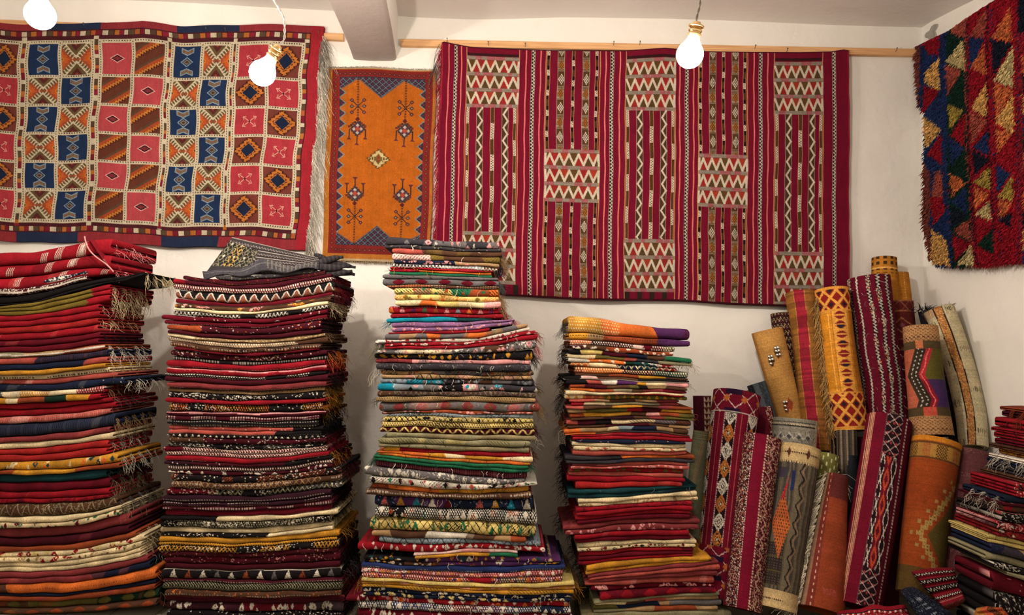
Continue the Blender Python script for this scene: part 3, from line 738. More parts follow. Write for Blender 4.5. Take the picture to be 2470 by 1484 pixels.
S5T = '''
992 1004 1018|2528|2701|U sc10 wD;M sW8|dull red woolly|fLU9
1018 1046|2510|2701|b:RKKK sW2|thick crimson and black|fLD2
1046 1056 1070|2506|2697|R;b:RRHR sJ5|crimson fringed pair|fLD2
1070 1085|2508|2701|D -K80|deep wine|fLD2
1085 1097|2500|2689|H sRW12|brown flecked|fLD2
1097 1110|2512|2697|b:YYUY|ochre|fLD2
1110 1121 1134|2488|2701|b:WKKK sW8;N sW5|black and slate|fLW5
1134 1150|2484|2693|F sW3|slate grey|
1150 1163|2472|2701|H sU8|dark tan-brown|
1163 1180 1196|2448|2701|R sKcW26 mK;R sKW16|red black-flecked|fLD2 tK6
1196 1214|2428|2693|N sg20|midnight navy|fLW5 tW5
1214 1222 1236|2422|2701|M sWR14;H mR|brown and red|fLW5 fLD2
1236 1262|2414|2701|K sW26 =S6|black white-speckled|fLK2 tW8
1262 1284|2404|2693|R sKW26 mKc|bright red shaggy|fLD2 tR9
1284 1304|2408|2701|R sKU34 mW|red and black shaggy|fLD2 tK9
1304 1314 1324|2390|2697|y;y|thin gold pair|
1324 1348|2396|2701|b:NFJEPBPB wB sP8|blue floral|
1348 1368|2384|2701|X wy|thick beige|
1368 1384|2392|2693|K sW18|black flecked beneath beige|
1384 1396|2422|2701|X|slim sand|
1396 1440|2396|2701|D wR sc2|fat crimson|tc5
1440 1490 1535 1580 1625 1668|2410|2701|K sEW16|black grey-flecked|tE8
'''
for st, tx, sd in ((S1, S1T, 100), (S2, S2T, 2000), (S3, S3T, 4000), (S4, S4T, 6000), (S5, S5T, 8000)):
    build_stack(st, tx, sd)
# ---------------------------------------------------------------- wall hangings, woven on a canvas one yarn-dot fine
class Canvas:
    def __init__(s, x0, y0, x1, y1, col):
        s.x0, s.y0 = x0, y0; s.W, s.H = int(x1 - x0), int(y1 - y0)
        s.a = np.zeros((s.H, s.W, 3)) + C3(col)
        s.Y, s.X = np.mgrid[0:s.H, 0:s.W].astype(float); s.X += x0; s.Y += y0
    def sub(s, x0, y0, x1, y1):
        a, b = max(0, int(x0 - s.x0)), min(s.W, int(x1 - s.x0) + 1); c, d = max(0, int(y0 - s.y0)), min(s.H, int(y1 - s.y0) + 1)
        return slice(c, max(c, d)), slice(a, max(a, b))
    def rect(s, x0, y0, x1, y1, col):
        q = s.sub(x0, y0, x1 - 1, y1 - 1); s.a[q] = C3(col)
    def poly(s, pts, col, jag=0):
        pts = np.array(pts, float); x0, y0 = pts.min(0) - 1; x1, y1 = pts.max(0) + 1; q = s.sub(x0, y0, x1, y1)
        X, Y = s.X[q], s.Y[q]
        if jag: X = X + jag * tri(Y / (jag * 2.6)); 
        m = np.zeros(X.shape, bool); n = len(pts)
        for i in range(n):
            (ax, ay), (bx, by) = pts[i], pts[(i + 1) % n]
            if ay == by: continue
            c = ((ay > Y) != (by > Y)) & (X < (bx - ax) * (Y - ay) / (by - ay) + ax); m ^= c
        v = s.a[q]; v[m] = C3(col); s.a[q] = v
    def line(s, pts, w, col, dash=0):
        for (ax, ay), (bx, by) in zip(pts[:-1], pts[1:]):
            q = s.sub(min(ax, bx) - w, min(ay, by) - w, max(ax, bx) + w, max(ay, by) + w); X, Y = s.X[q], s.Y[q]
            L = math.hypot(bx - ax, by - ay) + 1e-6; t = ((X - ax) * (bx - ax) + (Y - ay) * (by - ay)) / L; d = np.abs((X - ax) * (by - ay) - (Y - ay) * (bx - ax)) / L
            m = (d < w / 2) & (t > -w / 2) & (t < L + w / 2)
            if dash: m &= (t % dash) < dash * .6
            v = s.a[q]; v[m] = C3(col); s.a[q] = v
    def dia(s, x, y, rx, ry, col, jag=0):
        s.poly([(x - rx, y), (x, y - ry), (x + rx, y), (x, y + ry)], col, jag)
def hang(name, cv, mapf, outline, mat, label, thick=.012, parent=None, cat='rug', off=.03, ripple=.006, group=None):
    """cloth hung on the back wall: canvas cell -> place on the wall"""
    ii = np.linspace(0, cv.W - 1, int(cv.W)); jj = np.linspace(0, cv.H - 1, int(cv.H))
    X, Y = cv.X.T, cv.Y.T
    px, py = mapf(X, Y)
    depth = YW - off - thick - ripple * (np.sin(px / 47. + py / 310.) + .6 * np.sin(px / 23. - py / 140.) ) - .004 * np.sin(py / 60. + px / 90)
    g = P(px, py, depth); c = np.transpose(cv.a, (1, 0, 2))
    rng = np.random.default_rng(len(label))
    c = np.clip(c * (1 + .10 * (rng.random(c.shape[:2]) - .5)[..., None] + .05 * (rng.random((c.shape[0], 1)) - .5)[..., None]), 0, 1)
    c = c * .93
    m = MB(); m.grid(g, c)
    per = np.concatenate([g[:, 0], g[-1, 1:], g[-2::-1, -1], g[0, -2:0:-1]]); pc = np.concatenate([c[:, 0], c[-1, 1:], c[-2::-1, -1], c[0, -2:0:-1]])
    back = per.copy(); back[:, 1] = YW - .0075
    step = 1
    m.grid(np.stack([per, back]), np.stack([pc, pc]), closed_v=True)
    m.f.append(np.arange(m.n - len(back), m.n))
    o = m.build(name, mat, parent)
    if parent is None: tag(o, label, cat, group)
    return o, mapf

# ---- checkered kilim
Bd, Re, Wh, Na, Br, Og = (44, 58, 96), (176, 52, 62), (222, 208, 176), (34, 48, 84), (104, 78, 56), (206, 118, 44)
Pk = (206, 74, 82)
def checkered():
    cv = Canvas(-60, 60, 762, 584, (96, 34, 44)); rng = np.random.default_rng(5)
    cols = [(-110, -33, 41), (59, 138, 216), (234, 311, 389), (404, 475, 545), (559, 637, 716)]
    rows = [104, 186, 255, 322, 390, 457, 532]
    # red and navy selvedge
    for (a, b, k) in ((-60, 30, 0), (118, 232, 1), (232, 415, 0), (415, 560, 1), (560, 762, 0)): cv.rect(a, 60, b, 76, Bd if k else Re)
    for (a, b, k) in ((-60, 50, 0), (50, 200, 1), (200, 400, 0), (400, 540, 1), (540, 762, 0)): cv.rect(a, 560, b, 584, Bd if k else Re)
    cv.rect(733, 60, 762, 584, (192, 38, 52)); cv.rect(-60, 60, 120, 76, Re); cv.rect(100, 60, 232, 76, Bd)
    def blocks(x0, y0, x1, y1, horiz, sd):
        r = np.random.default_rng(sd); cyc = [Wh, Br, Og, (168, 34, 60), Wh, (110, 90, 62), (200, 100, 50), (150, 30, 50)]
        p = x0 if horiz else y0; e = x1 if horiz else y1; k = 0
        while p < e:
            w = r.uniform(9, 16); col = cyc[k % len(cyc)]
            if horiz: cv.rect(p, y0, min(p + w - 1.5, e), y1, col)
            else: cv.rect(x0, p, x1, min(p + w - 1.5, e), col)
            p += w; k += 1
    blocks(-60, 79, 731, 90, True, 1); blocks(-60, 546, 731, 557, True, 2)
    blocks(719, 92, 730, 545, False, 3)
    for i, (a, b) in enumerate(((44, 56), (219, 231), (392, 402), (548, 557))): blocks(a, 92, b, 545, False, 10 + i)
    def wline(x0, y0, x1, y1, w=7):
        cv.line([(x0, y0), (x1, y1)], w, Wh)
        L = math.hypot(x1 - x0, y1 - y0); n = int(L / 6)
        for k in range(n):
            t = (k + .5) / n; cx, cy = x0 + (x1 - x0) * t, y0 + (y1 - y0) * t
            cv.rect(cx - 1, cy - 1.6, cx + 1.4, cy + 1.6, (70, 48, 40))
    def crest(x0, y0, x1, y1, up):     # white hooked crests
        cx, cy = (x0 + x1) / 2, (y0 + y1) / 2; s = -1 if up else 1; w = x1 - x0; h = y1 - y0
        ey = y0 if up else y1; ty = cy - (-1 if up else 1) * -2
        for sx in (-1, 1):
            a = (cx + sx * w * .40, ey); b = (cx, cy + s * 6); cv.line([a, b], 4.5, Wh)
            for k in range(6):
                t = (k + .4) / 6; qx, qy = a[0] + (b[0] - a[0]) * t, a[1] + (b[1] - a[1]) * t
                cv.line([(qx, qy), (qx + sx * 6, qy - s * 7)], 2.6, Wh)
                cv.line([(qx + sx * 2.5, qy + s * 1), (qx + sx * 8, qy - s * 4)], 2, (120, 104, 62))
        cv.poly([(cx - w * .22, ey), (cx + w * .22, ey), (cx, cy + s * h * .24)], (112, 44, 44))
        cv.poly([(cx - w * .09, ey), (cx + w * .09, ey), (cx, ey - s * h * .12)], (176, 80, 54))
    for pi, (xa, xm, xb) in enumerate(cols):
        for ci, (x0, x1) in enumerate(((xa, xm), (xm, xb))):
            for r in range(6):
                y0, y1 = rows[r], rows[r + 1]; cx, cy = (x0 + x1) / 2, (y0 + y1) / 2; w, h = x1 - x0, y1 - y0
                par = (r + ci) % 2
                if pi in (1, 3):
                    if par == 0:
                        cv.rect(x0, y0, x1, y1, (34, 58, 104))
                        g = (140, 116, 92); l = (150, 176, 196)
                        for s in (-1, 1):
                            yy = cy + s * h * .27
                            for q, col in ((0, l), (2.5, g), (5, (160, 110, 70)), (7.5, g), (10, l)):
                                y2 = yy + s * (q - 5); cv.line([(cx - 14, y2 + s * 5), (cx, y2 - s * 1), (cx + 14, y2 + s * 5)], 2.2, col)
                            for sx in (-1, 1): cv.line([(cx + sx * 14, yy - s * 1 + s * 4), (cx + sx * 14, yy + s * 9)], 1.8, l)
                        cv.dia(cx, cy, 15, 12, l); cv.dia(cx, cy, 12, 9.5, (34, 58, 104)); cv.dia(cx, cy, 9, 6.5, (150, 136, 110)); cv.dia(cx, cy, 5, 3.5, (92, 60, 50))
                    else:
                        cv.rect(x0, y0, x1, y1, (122, 100, 60))
                        for sx in (-1, 1):
                            ex = x0 if sx < 0 else x1
                            cv.poly([(ex, y0 + h * .12), (cx, cy), (ex, y1 - h * .12)], (190, 84, 46))
                            cv.poly([(ex, cy - h * .30), (ex - sx * w * .30, cy), (ex, cy + h * .30)], (214, 96, 36), jag=3)
                            cv.poly([(ex, cy - h * .16), (ex - sx * w * .15, cy), (ex, cy + h * .16)], (224, 136, 44), jag=2)
                            cv.dia(ex - sx * 3, cy, 5, 5, (90, 40, 40))
                        crest(x0, y0, x1, y1, True); crest(x0, y0, x1, y1, False)
                elif pi == 2:
                    if par == 0:
                        cv.rect(x0, y0, x1, y1, Pk)
                        cv.dia(cx, cy, 18, 10.5, (240, 180, 170)); cv.dia(cx, cy, 15, 8.5, (60, 14, 30)); cv.dia(cx, cy, 10.5, 5.5, (150, 52, 60))
                    else:
                        q = cv.sub(x0, y0, x1 - 1, y1 - 1); X, Y = cv.X[q], cv.Y[q]
                        u = (X - x0) * .62 + (Y - y0) + 10
                        z = (u + 3.4 * tri((X - Y * .6) / 8.5)) / 47 % 1.0
                        v = cv.a[q]; v[:] = C3((124, 62, 44))
                        v[z < .16] = C3((218, 132, 44)); v[(z >= .16) & (z < .24)] = C3((84, 32, 36)); v[(u / 47 % 1 > .84)] = C3((196, 78, 40)); v[(u / 47 % 1 > .70) & (u / 47 % 1 <= .84)] = C3((112, 84, 60)); cv.a[q] = v
                else:
                    if par == 0:
                        cv.rect(x0, y0, x1, y1, (200, 56, 68))
                        for s in (-1, 1): cv.line([(cx - 13, cy - s * 10), (cx + 13, cy + s * 10)], 1.5, (236, 180, 160))
                        for sx in (-1, 1):
                            for sy in (-1, 1):
                                cv.line([(cx + sx * 13, cy + sy * 4), (cx + sx * 16, cy + sy * 11), (cx + sx * 9, cy + sy * 12)], 1.4, (236, 180, 160))
                        cv.dia(cx, cy, 3, 3, (60, 14, 30))
                    else:
                        cv.rect(x0, y0, x1, y1, (142, 66, 54))
                        for sx in (-1, 1):
                            for sy in (-1, 1):
                                ex, ey = (x0 if sx < 0 else x1), (y0 if sy < 0 else y1)
                                cv.poly([(ex, ey), (ex - sx * 12, ey), (ex, ey - sy * 12)], (38, 44, 74))
                        cv.dia(cx, cy, w * .50, h * .52, (122, 58, 44)); cv.dia(cx, cy, w * .46, h * .46, (66, 24, 30), 3)
                        cv.dia(cx, cy, w * .42, h * .42, (212, 122, 44), 3); cv.dia(cx, cy, w * .30, h * .31, (92, 34, 34), 2.5); cv.dia(cx, cy, w * .27, h * .27, (212, 122, 44), 2); cv.dia(cx, cy, w * .23, h * .24, (30, 44, 78))
        for yy in rows: wline(xa, yy, xb, yy, 8 if yy in (104, 532) else 7)
        for xx in (xa, xm, xb): wline(xx, rows[0], xx, rows[-1], 8)
    def mp(X, Y):
        kx = -.036 - .034 * X / 715.
        px = X + (Y - 330) * kx + 1.9 * np.sin(Y / 34. + X / 120.) + 1.2 * np.sin(Y / 15. + X / 60)
        py = Y + X / 740. * (8 + 13 * (Y - 105) / 425.) - 4 + 2.5 * np.sin(X / 55.) * (Y < 1e9) + 1.2 * np.sin(X / 21.)
        peak = lambda c, w, a: -a * np.maximum(0, 1 - np.abs(X - c) / w)
        top = np.clip((300 - Y) / 240, 0, 1)
        py = py + top * (peak(332, 90, 8) + peak(150, 100, 2) + peak(690, 70, 3))
        return px, py
    o, mpf = hang('hanging_kilim', cv, mp, None, WEAVE, 'checkered kilim of pink, navy and orange squares with cream outlines on the wall', off=.03)
    # long pale warp fringe down its end
    rng = np.random.default_rng(9); fm = MB(); n = 420
    Y = np.sort(rng.uniform(78, 580, n)); px, py = mp(np.full(n, 758.), Y)
    roots = P(px, py, YW - .035)
    strands(fm, roots, np.stack([rng.uniform(.25, 1.0, n), rng.uniform(-.25, .05, n), rng.uniform(-.5, .2, n)], 1), .07, .05, C3((236, 226, 206)), rng, r=.0016, seg=6, wav=.008)
    # knotted bunches where the warps are tied
    for k in range(60):
        q = rng.integers(n); strands(fm, np.repeat(roots[q][None], 5, 0) + rng.normal(0, .004, (5, 3)) * [1, .2, 1], np.stack([rng.uniform(.2, .9, 5), rng.uniform(-.3, 0, 5), rng.uniform(-1.1, -.3, 5)], 1), .10, .08, C3((224, 214, 196)), rng, r=.0016, seg=6)
    for yy in (96, 112, 128, 560, 576):      # the tied tufts at its corners
        px, py = mp(np.array([760.]), np.array([float(yy)])); r0 = P(px, py, YW - .035)
        strands(fm, np.repeat(r0, 22, 0) + rng.normal(0, .006, (22, 3)) * [1, .3, 1], np.stack([rng.uniform(-.1, .8, 22), rng.uniform(-.3, .0, 22), rng.uniform(-1.2, .2, 22)], 1), .09, .07, C3((170, 160, 146)), rng, r=.0018, seg=6)
    fm.build('fringe', YARN, o)
checkered()

# ---- striped burgundy kilim
def burgundy():
    Bg = (150, 14, 50); Pe = (244, 120, 112); Or = (222, 150, 100); Wt = (228, 214, 190); Bn = (110, 72, 40); Kk = (40, 22, 26)
    cv = Canvas(1056, 96, 2054, 742, Bg); H0, H1 = 96, 742
    q = cv.sub(1056, 96, 1180, 742)
    def vline(x, w, col, y0=H0, y1=H1): cv.rect(x, y0, x + w, y1, col)
    def zig(x0, x1, y0, y1, col, bg, per, w=1.6, dbl=False):
        if bg is not None: cv.rect(x0, y0, x1, y1, bg)
        y = y0; pts = []; k = 0
        while y <= y1 + per: pts.append(((x0 + 2) if k % 2 else (x1 - 2), y)); y += per / 2; k += 1
        cv.line(pts, w, col)
        if dbl: cv.line([((x0 + x1) - a, b) for a, b in pts], w, col)
    def guard(x):       # white and black plaited stripe
        cv.rect(x, H0, x + 9, H1, Kk); cv.rect(x, H0, x + 1, H1, (200, 180, 160)); cv.rect(x + 8, H0, x + 9, H1, (200, 180, 160)); zig(x, x + 9, H0, H1, Wt, None, 9, 2.2)
    def chain(x, w, y0, y1, seq, per, sd):
        cv.rect(x - 1, y0, x + w + 1, y1, Or); y = y0; k = sd
        while y < y1:
            kind = seq[k % len(seq)]; e = min(y + per[kind], y1)
            if kind == 'w':
                cv.rect(x, y, x + w, e, Wt)
                yy = y + 1.5; j = 0
                while yy < e - 1: cv.rect(x + (1 if j % 2 else w / 2), yy, x + (w / 2 if j % 2 else w - 1), yy + 2, Kk); yy += 3.2; j += 1
            elif kind == 'b':
                cv.rect(x, y, x + w, e, Bn); yy = y + 2; j = 0
                while yy < e - 1: cv.rect(x + (1 if j % 2 else w / 2), yy, x + (w / 2 if j % 2 else w - 1), yy + 1.8, (60, 30, 24)); yy += 4; j += 1
            elif kind == 'k': cv.rect(x, y, x + w, e, Kk)
            elif kind == 'o': cv.rect(x, y, x + w, e, (178, 98, 44))
            y = e; k += 1
    def diacol(x, w, y0, y1, off):
        cv.rect(x, y0, x + w, y1, Bn); y = y0 - off; k = 0
        while y < y1:
            a, b = max(y, y0), min(y + 38, y1)
            if b > a + 6:
                cy = y + 19; cx = x + w / 2
                if k % 2:
                    for yy in np.arange(a, b, 3.2): cv.rect(x, yy, x + w, yy + 1.3, (196, 180, 156))
                    cv.dia(cx, cy, 7, 17, Bn); cc = (206, 120, 40)
                else: cc = (236, 226, 204)
                q = cv.sub(x, a + 1, x + w - 1, b - 2); X_, Y_ = cv.X[q], cv.Y[q]; vv = cv.a[q]
                ins = (np.abs(X_ - cx + .5) / 7.6 + np.abs(Y_ - cy) / 17.5) < 1
                net = (np.abs(((X_ - cx) * 1.0 + (Y_ - cy) * .55) % 4.4 - 2.2) < 1.45) & (np.abs(((X_ - cx) * 1.0 - (Y_ - cy) * .55) % 4.4 - 2.2) < 1.45)
                vv[ins & net] = C3(cc); cv.a[q] = vv
            y += 38; k += 1
        cv.rect(x - 1, y0, x, y1, (214, 180, 150)); cv.rect(x + w, y0, x + w + 1, y1, (214, 180, 150))
    def band(x0, x1, y):
        cv.rect(x0, y, x1, y + 9, (190, 178, 158)); rng = np.random.default_rng(int(y + x0))
        for j in range(3): cv.rect(x0, y + 1.5 + j * 2.8, x1, y + 2.6 + j * 2.8, (96, 84, 74))
        for k in range(5):
            a = rng.uniform(x0, x1 - 14); cv.rect(a, y, a + rng.uniform(8, 18), y + 9, (214, 110, 120))
        for j in range(3): cv.rect(x0, y + 1.5 + j * 2.8, x1, y + 2.6 + j * 2.8, (130, 96, 90))
    def zblock(x0, x1, y0, n=3, ph=0):
        y = y0; w = x1 - x0; per = w / 5.6
        for k in range(n):
            band(x0, x1, y); y += 9; h = 33; cv.rect(x0, y, x1, y + h, (104, 74, 40)); q = 0
            pts = []; x = x0 - per * (.5 if ph else 0); up = True
            while x < x1 + per: pts.append((x, y + 3 if up else y + h - 3)); x += per / 2; up = not up
            rc = [(186, 42, 40), (150, 30, 36), (196, 62, 40)]
            for i in range(1, len(pts) - 1):
                a, b, c = pts[i - 1], pts[i], pts[i + 1]
                if b[1] > y + h / 2: cv.poly([(max(a[0], x0), y + 1), (max(x0, min(b[0], x1)), b[1]), (min(c[0], x1), y + 1)], rc[i % 3] if (i // 2) % 3 else (120, 84, 40))
                else: cv.poly([(max(a[0], x0), y + h - 1), (max(x0, min(b[0], x1)), b[1]), (min(c[0], x1), y + h - 1)], rc[(i + 1) % 3] if (i // 2) % 3 == 1 else (112, 80, 44))
            pp = [(min(max(a, x0 + 1), x1 - 1), b) for a, b in pts]
            cv.line(pp, 5.2, Wt); y += h
        band(x0, x1, y)
        return y + 9
    def sub_odd(x0, x1, y0, y1, sd):
        s = (x1 - x0) / 123.
        X = lambda v: x0 + v * s
        chain(X(3), 6, y0, y1, 'wbwb', dict(w=42, b=40), sd); chain(X(61), 8, y0, y1, 'bwbw', dict(w=42, b=40), sd); chain(X(115), 6, y0, y1, 'wbwb', dict(w=40, b=44), sd)
        for a in (28, 88): cv.rect(X(a) - 1, y0, X(a) + 15, y1, (206, 170, 140)); zig(X(a), X(a) + 14, y0, y1, Wt, (98, 66, 42), 34, 4.2)
    def sub_even(x0, x1, y0, y1, sd):
        s = (x1 - x0) / 127.; X = lambda v: x0 + v * s
        for a in (2, 62, 118): chain(X(a), 6, y0, y1, 'kwkb' if a != 62 else 'kbkw', dict(k=11, w=15, b=17), sd)
        diacol(X(28), 15, y0, y1, sd * 17 % 38); diacol(X(88), 15, y0, y1, sd * 17 % 38 + 38 * 0)
    panels = [(1126, 1250, 0, (124, 577)), (1316, 1444, 1, (358, 0)), (1508, 1628, 0, (124, 584)), (1686, 1804, 1, (362, 0)), (1871, 1988, 0, (130, 604))]
    vline(1075, 3.4, Pe); guard(1091); vline(1109, 3.4, Pe); cv.rect(1056, 96, 1060, 742, (196, 40, 66))
    for i, (x0, x1, ty, ys) in enumerate(panels):
        cv.rect(x0 - 2, H0, x0, H1, Or); cv.rect(x1, H0, x1 + 2, H1, Or)
        if ty == 0:
            e = zblock(x0, x1, 120 if i < 4 else 122, 3, i % 2); sub_odd(x0, x1, e, ys[1], i); e2 = zblock(x0, x1, ys[1], 3, i % 2); cv.rect(x0, 112, x1, 119, (70, 28, 34))
            for a in np.arange(x0, x1, 30): cv.rect(a, e2, a + 12, 742, (58, 44, 34))
        else:
            sub_even(x0, x1, H0, ys[0], i); e = zblock(x0, x1, ys[0], 3, i % 2); sub_even(x0, x1, e, H1, i + 1)
    for a, g, b in ((1266, 1280, 1301), (1457, 1469, 1491), (1638, 1652, 1672), (1819, 1832, 1853)): vline(a, 3.6, Pe); guard(g); vline(b, 3.6, Pe)
    guard(2012); cv.rect(2050, 96, 2054, 742, (186, 34, 56))
    cv.rect(1056, 96, 2054, 99, (90, 20, 34)); cv.rect(1056, 737, 2054, 742, (80, 16, 30))
    kn = [(1056, 102), (1062, 100), (1080, 104), (1135, 113), (1240, 118), (1330, 121), (1400, 121), (1500, 122), (1600, 115), (1680, 123), (1800, 125), (1930, 126), (2010, 124), (2040, 119), (2054, 122)]
    kx_ = [a for a, b in kn]; ky_ = [b for a, b in kn]
    bt = [(1056, 710), (1240, 716), (1400, 722), (1640, 729), (1760, 735), (1890, 738), (2054, 742)]
    def mp(X, Y):
        top = np.interp(X, kx_, ky_); bot = np.interp(X, [a for a, b in bt], [b for a, b in bt]) + 1.6 * np.sin(X / 70.)
        straight = np.interp(X, [1056, 2054], [110, 125])
        f = (Y - 96) / 646.; fade = np.clip(1 - f * 4, 0, 1)
        py = straight + f * (bot - straight) + (top - straight) * fade
        tx = np.interp(X, [1056, 1133, 1500, 2054], [1066, 1134, 1504, 2050]); bx = np.interp(X, [1056, 1133, 1500, 2054], [1046, 1121, 1498, 2050])
        px = tx + f * (bx - tx) + .9 * np.sin(Y / 52. + X / 240.) + .5 * np.sin(Y / 14. + X / 50)
        return px, py
    o, _ = hang('hanging_kilim', cv, mp, None, WEAVE, 'burgundy kilim with vertical stripes and white zigzag blocks on the wall', off=.03, ripple=.004)
    rng = np.random.default_rng(11); fm = MB(); n = 520; Y = np.sort(rng.uniform(98, 735, n)); px, py = mp(np.full(n, 1058.), Y); roots = P(px, py, YW - .036)
    strands(fm, roots, np.stack([rng.uniform(-.9, -.1, n), rng.uniform(-.3, 0, n), rng.uniform(-.6, 0, n)], 1), .042, .05, C3((206, 44, 70)), rng, r=.0017, seg=6, wav=.006)
    r0 = P(1060, 150, YW - .036); strands(fm, r0[None] + rng.normal(0, .02, (16, 3)) * [1, .1, 1.6], np.tile([-.4, -.1, -.9], (16, 1)), .09, .05, C3('E'), rng, r=.0016, seg=6)
    fm.build('fringe', YARN, o)
burgundy()

# ---- small orange pile rug
def orange():
    cv = Canvas(786, 160, 1052, 636, (214, 128, 44)); F = (214, 108, 22); Nv = (62, 60, 84); Gy = (138, 148, 160); Rd = (166, 44, 40)
    cv.rect(786, 160, 1052, 164, (210, 190, 160)); cv.rect(786, 630, 1052, 636, (214, 184, 140))
    cv.rect(799, 166, 1044, 618, Rd)
    for k, yy in enumerate(np.arange(174, 612, 11)):
        for xx in (808, 1035): cv.dia(xx, yy, 4.5, 5, (96, 48, 56)); cv.dia(xx, yy, 2, 2.4, (190, 92, 50))
    for xx in np.arange(818, 1028, 12):
        for yy in (176, 608): cv.dia(xx, yy, 5.5, 4.5, (96, 48, 56)); cv.dia(xx, yy, 2.4, 2, (190, 92, 50))
    x0, x1, y0, y1 = 818, 1026, 184, 597
    cv.rect(x0, y0, x1, y1, Nv)
    field = [(x0, 214), (862, y0 + 4), (918, 234), (974, y0 + 4), (x1, 214), (x1, 566), (974, y1 - 4), (918, 548), (862, y1 - 4), (x0, 566)]
    cv.poly(field, F)
    for pts in (field[0:3], field[2:5], field[5:8], field[7:10]): cv.line(pts, 3, (110, 120, 132), 4)
    # lattice in the navy corners
    for (ax, ay, bx, by, cx, cy) in ((862, 186, 974, 186, 918, 232), (818, 186, 860, 186, 818, 212), (976, 186, 1026, 186, 1026, 212), (862, 595, 974, 595, 918, 550), (818, 595, 860, 595, 818, 568), (976, 595, 1026, 595, 1026, 568)):
        q = cv.sub(min(ax, bx, cx), min(ay, cy), max(ax, bx, cx), max(ay, cy)); X, Y = cv.X[q], cv.Y[q]; v = cv.a[q]
        nav = np.abs(v - C3(Nv)).sum(-1) < .01
        l = (((X + Y * 1.15) % 16) < 2) | (((X - Y * 1.15) % 16) < 2); v[nav & l] = C3(Gy)
        d = (np.abs(((X + Y * 1.15) % 16) - 9) < 2.6) & (np.abs(((X - Y * 1.15) % 16) - 9) < 2.6); v[nav & d] = C3((150, 44, 60)); cv.a[q] = v
    # saw-tooth sides
    k = 0
    for yy in np.arange(222, 560, 25.5):
        for sx, ex in ((1, x0), (-1, x1)):
            cv.poly([(ex, yy - 13), (ex + sx * 16, yy), (ex, yy + 13)], (160, 162, 160)); cv.poly([(ex, yy - 10), (ex + sx * 12, yy), (ex, yy + 10)], Nv); cv.dia(ex + sx * 5, yy, 2.5, 3, (140, 50, 70))
    St = (74, 52, 52)
    def tree(cx, yb, s):     # stem from the border to a hooked diamond
        cv.line([(cx, yb), (cx, yb + s * 96)], 5, St, 4)
        my = yb + s * 66
        for a in (-1, 1):
            for b in (-1, 0, 1):
                ex, ey = cx + a * 15, my + b * 15; cv.line([(cx, my), (ex, ey)], 1.8, St); cv.dia(ex, ey, 5.5, 5, (84, 52, 70)); cv.dia(ex, ey, 2.4, 2.2, (196, 110, 90) if b else (170, 170, 150))
        dy = yb + s * 122
        cv.dia(cx, dy - s * 24, 6, 6, (120, 40, 44))
        for a in (-1, 1):
            for j in range(4): cv.rect(cx + a * (6 + j * 4.5) - 3, dy - s * (16 - j * 3.5) - 3, cx + a * (6 + j * 4.5) + 3, dy - s * (16 - j * 3.5) + 3, (140, 56, 48) if j % 2 else (88, 70, 60))
        cv.dia(cx, dy, 20, 20, (84, 66, 76), 2)
        for (ox, oy) in ((-9, 0), (9, 0), (0, -9), (0, 9), (-5, -5), (5, 5), (5, -5), (-5, 5)): cv.dia(cx + ox, dy + oy, 4.5, 4.5, (206, 200, 186) if ox * oy == 0 else (120, 70, 90))
        cv.dia(cx, dy, 6.5, 6.5, (206, 78, 52))
        for ox, ln in ((-20, 22), (0, 36), (20, 22)):
            cv.line([(cx + ox, dy + s * (2 if ox else 18)), (cx + ox, dy + s * ln)], 2.2, St); e = dy + s * ln
            cv.poly([(cx + ox - 6, e + s * 4), (cx + ox, e - s * 4), (cx + ox + 6, e + s * 4)], (126, 54, 60))
    for cx in (862, 978): tree(cx, 190, 1); tree(cx, 592, -1)
    cx, cy = 917, 384
    cv.dia(cx, cy, 30, 26, (140, 92, 40), 3); cv.dia(cx, cy, 24, 22, (226, 200, 140), 3)
    for j in range(3): cv.rect(cx - 22 + j * 6, cy - 2 - j * 1.5, cx - 18 + j * 6, cy + 2 + j * 1.5, (120, 96, 50)); cv.rect(cx + 18 - j * 6, cy - 2 - j * 1.5, cx + 22 - j * 6, cy + 2 + j * 1.5, (120, 96, 50))
    cv.dia(cx, cy, 10, 14, (150, 120, 56)); cv.dia(cx, cy, 5, 9, (176, 46, 36)); cv.line([(cx - 11, cy + 8), (cx - 7, cy - 4), (cx, cy + 2), (cx + 7, cy - 4), (cx + 11, cy + 8)], 1.8, (150, 120, 56))
    def mp(X, Y):
        f = (Y - 160) / 476.; g = (X - 786) / 266.
        top = 160 + 8 * g + 1.5 * np.sin(X / 30.); bot = 628 + 8 * g
        l = 791 - 14 * f + 1.2 * np.sin(Y / 40.); r = 1054 - 17 * f + 1.2 * np.sin(Y / 37. + 1)
        return l + g * (r - l), top + f * (bot - top)
    o, _ = hang('hanging_rug', cv, mp, None, PILE, 'small orange rug with navy saw-tooth border hung between the two kilims', off=.004, thick=.016, ripple=.002)
    rng = np.random.default_rng(3); fm = MB(); n = 260; X = rng.uniform(788, 1050, n); px, py = mp(X, np.full(n, 635.)); strands(fm, P(px, py, YW - .02), np.stack([rng.uniform(-.3, .3, n), rng.uniform(-.2, 0, n), rng.uniform(-1, -.5, n)], 1), .012, .004, C3((214, 180, 130)), rng, r=.0014, seg=3)
    X = rng.uniform(788, 1050, n); px, py = mp(X, np.full(n, 161.)); strands(fm, P(px, py, YW - .02), np.stack([rng.uniform(-.5, .5, n), rng.uniform(-.3, 0, n), rng.uniform(.2, .9, n)], 1), .010, .002, C3((206, 196, 180)), rng, r=.0016, seg=3)
    fm.build('fringe', YARN, o)
orange()

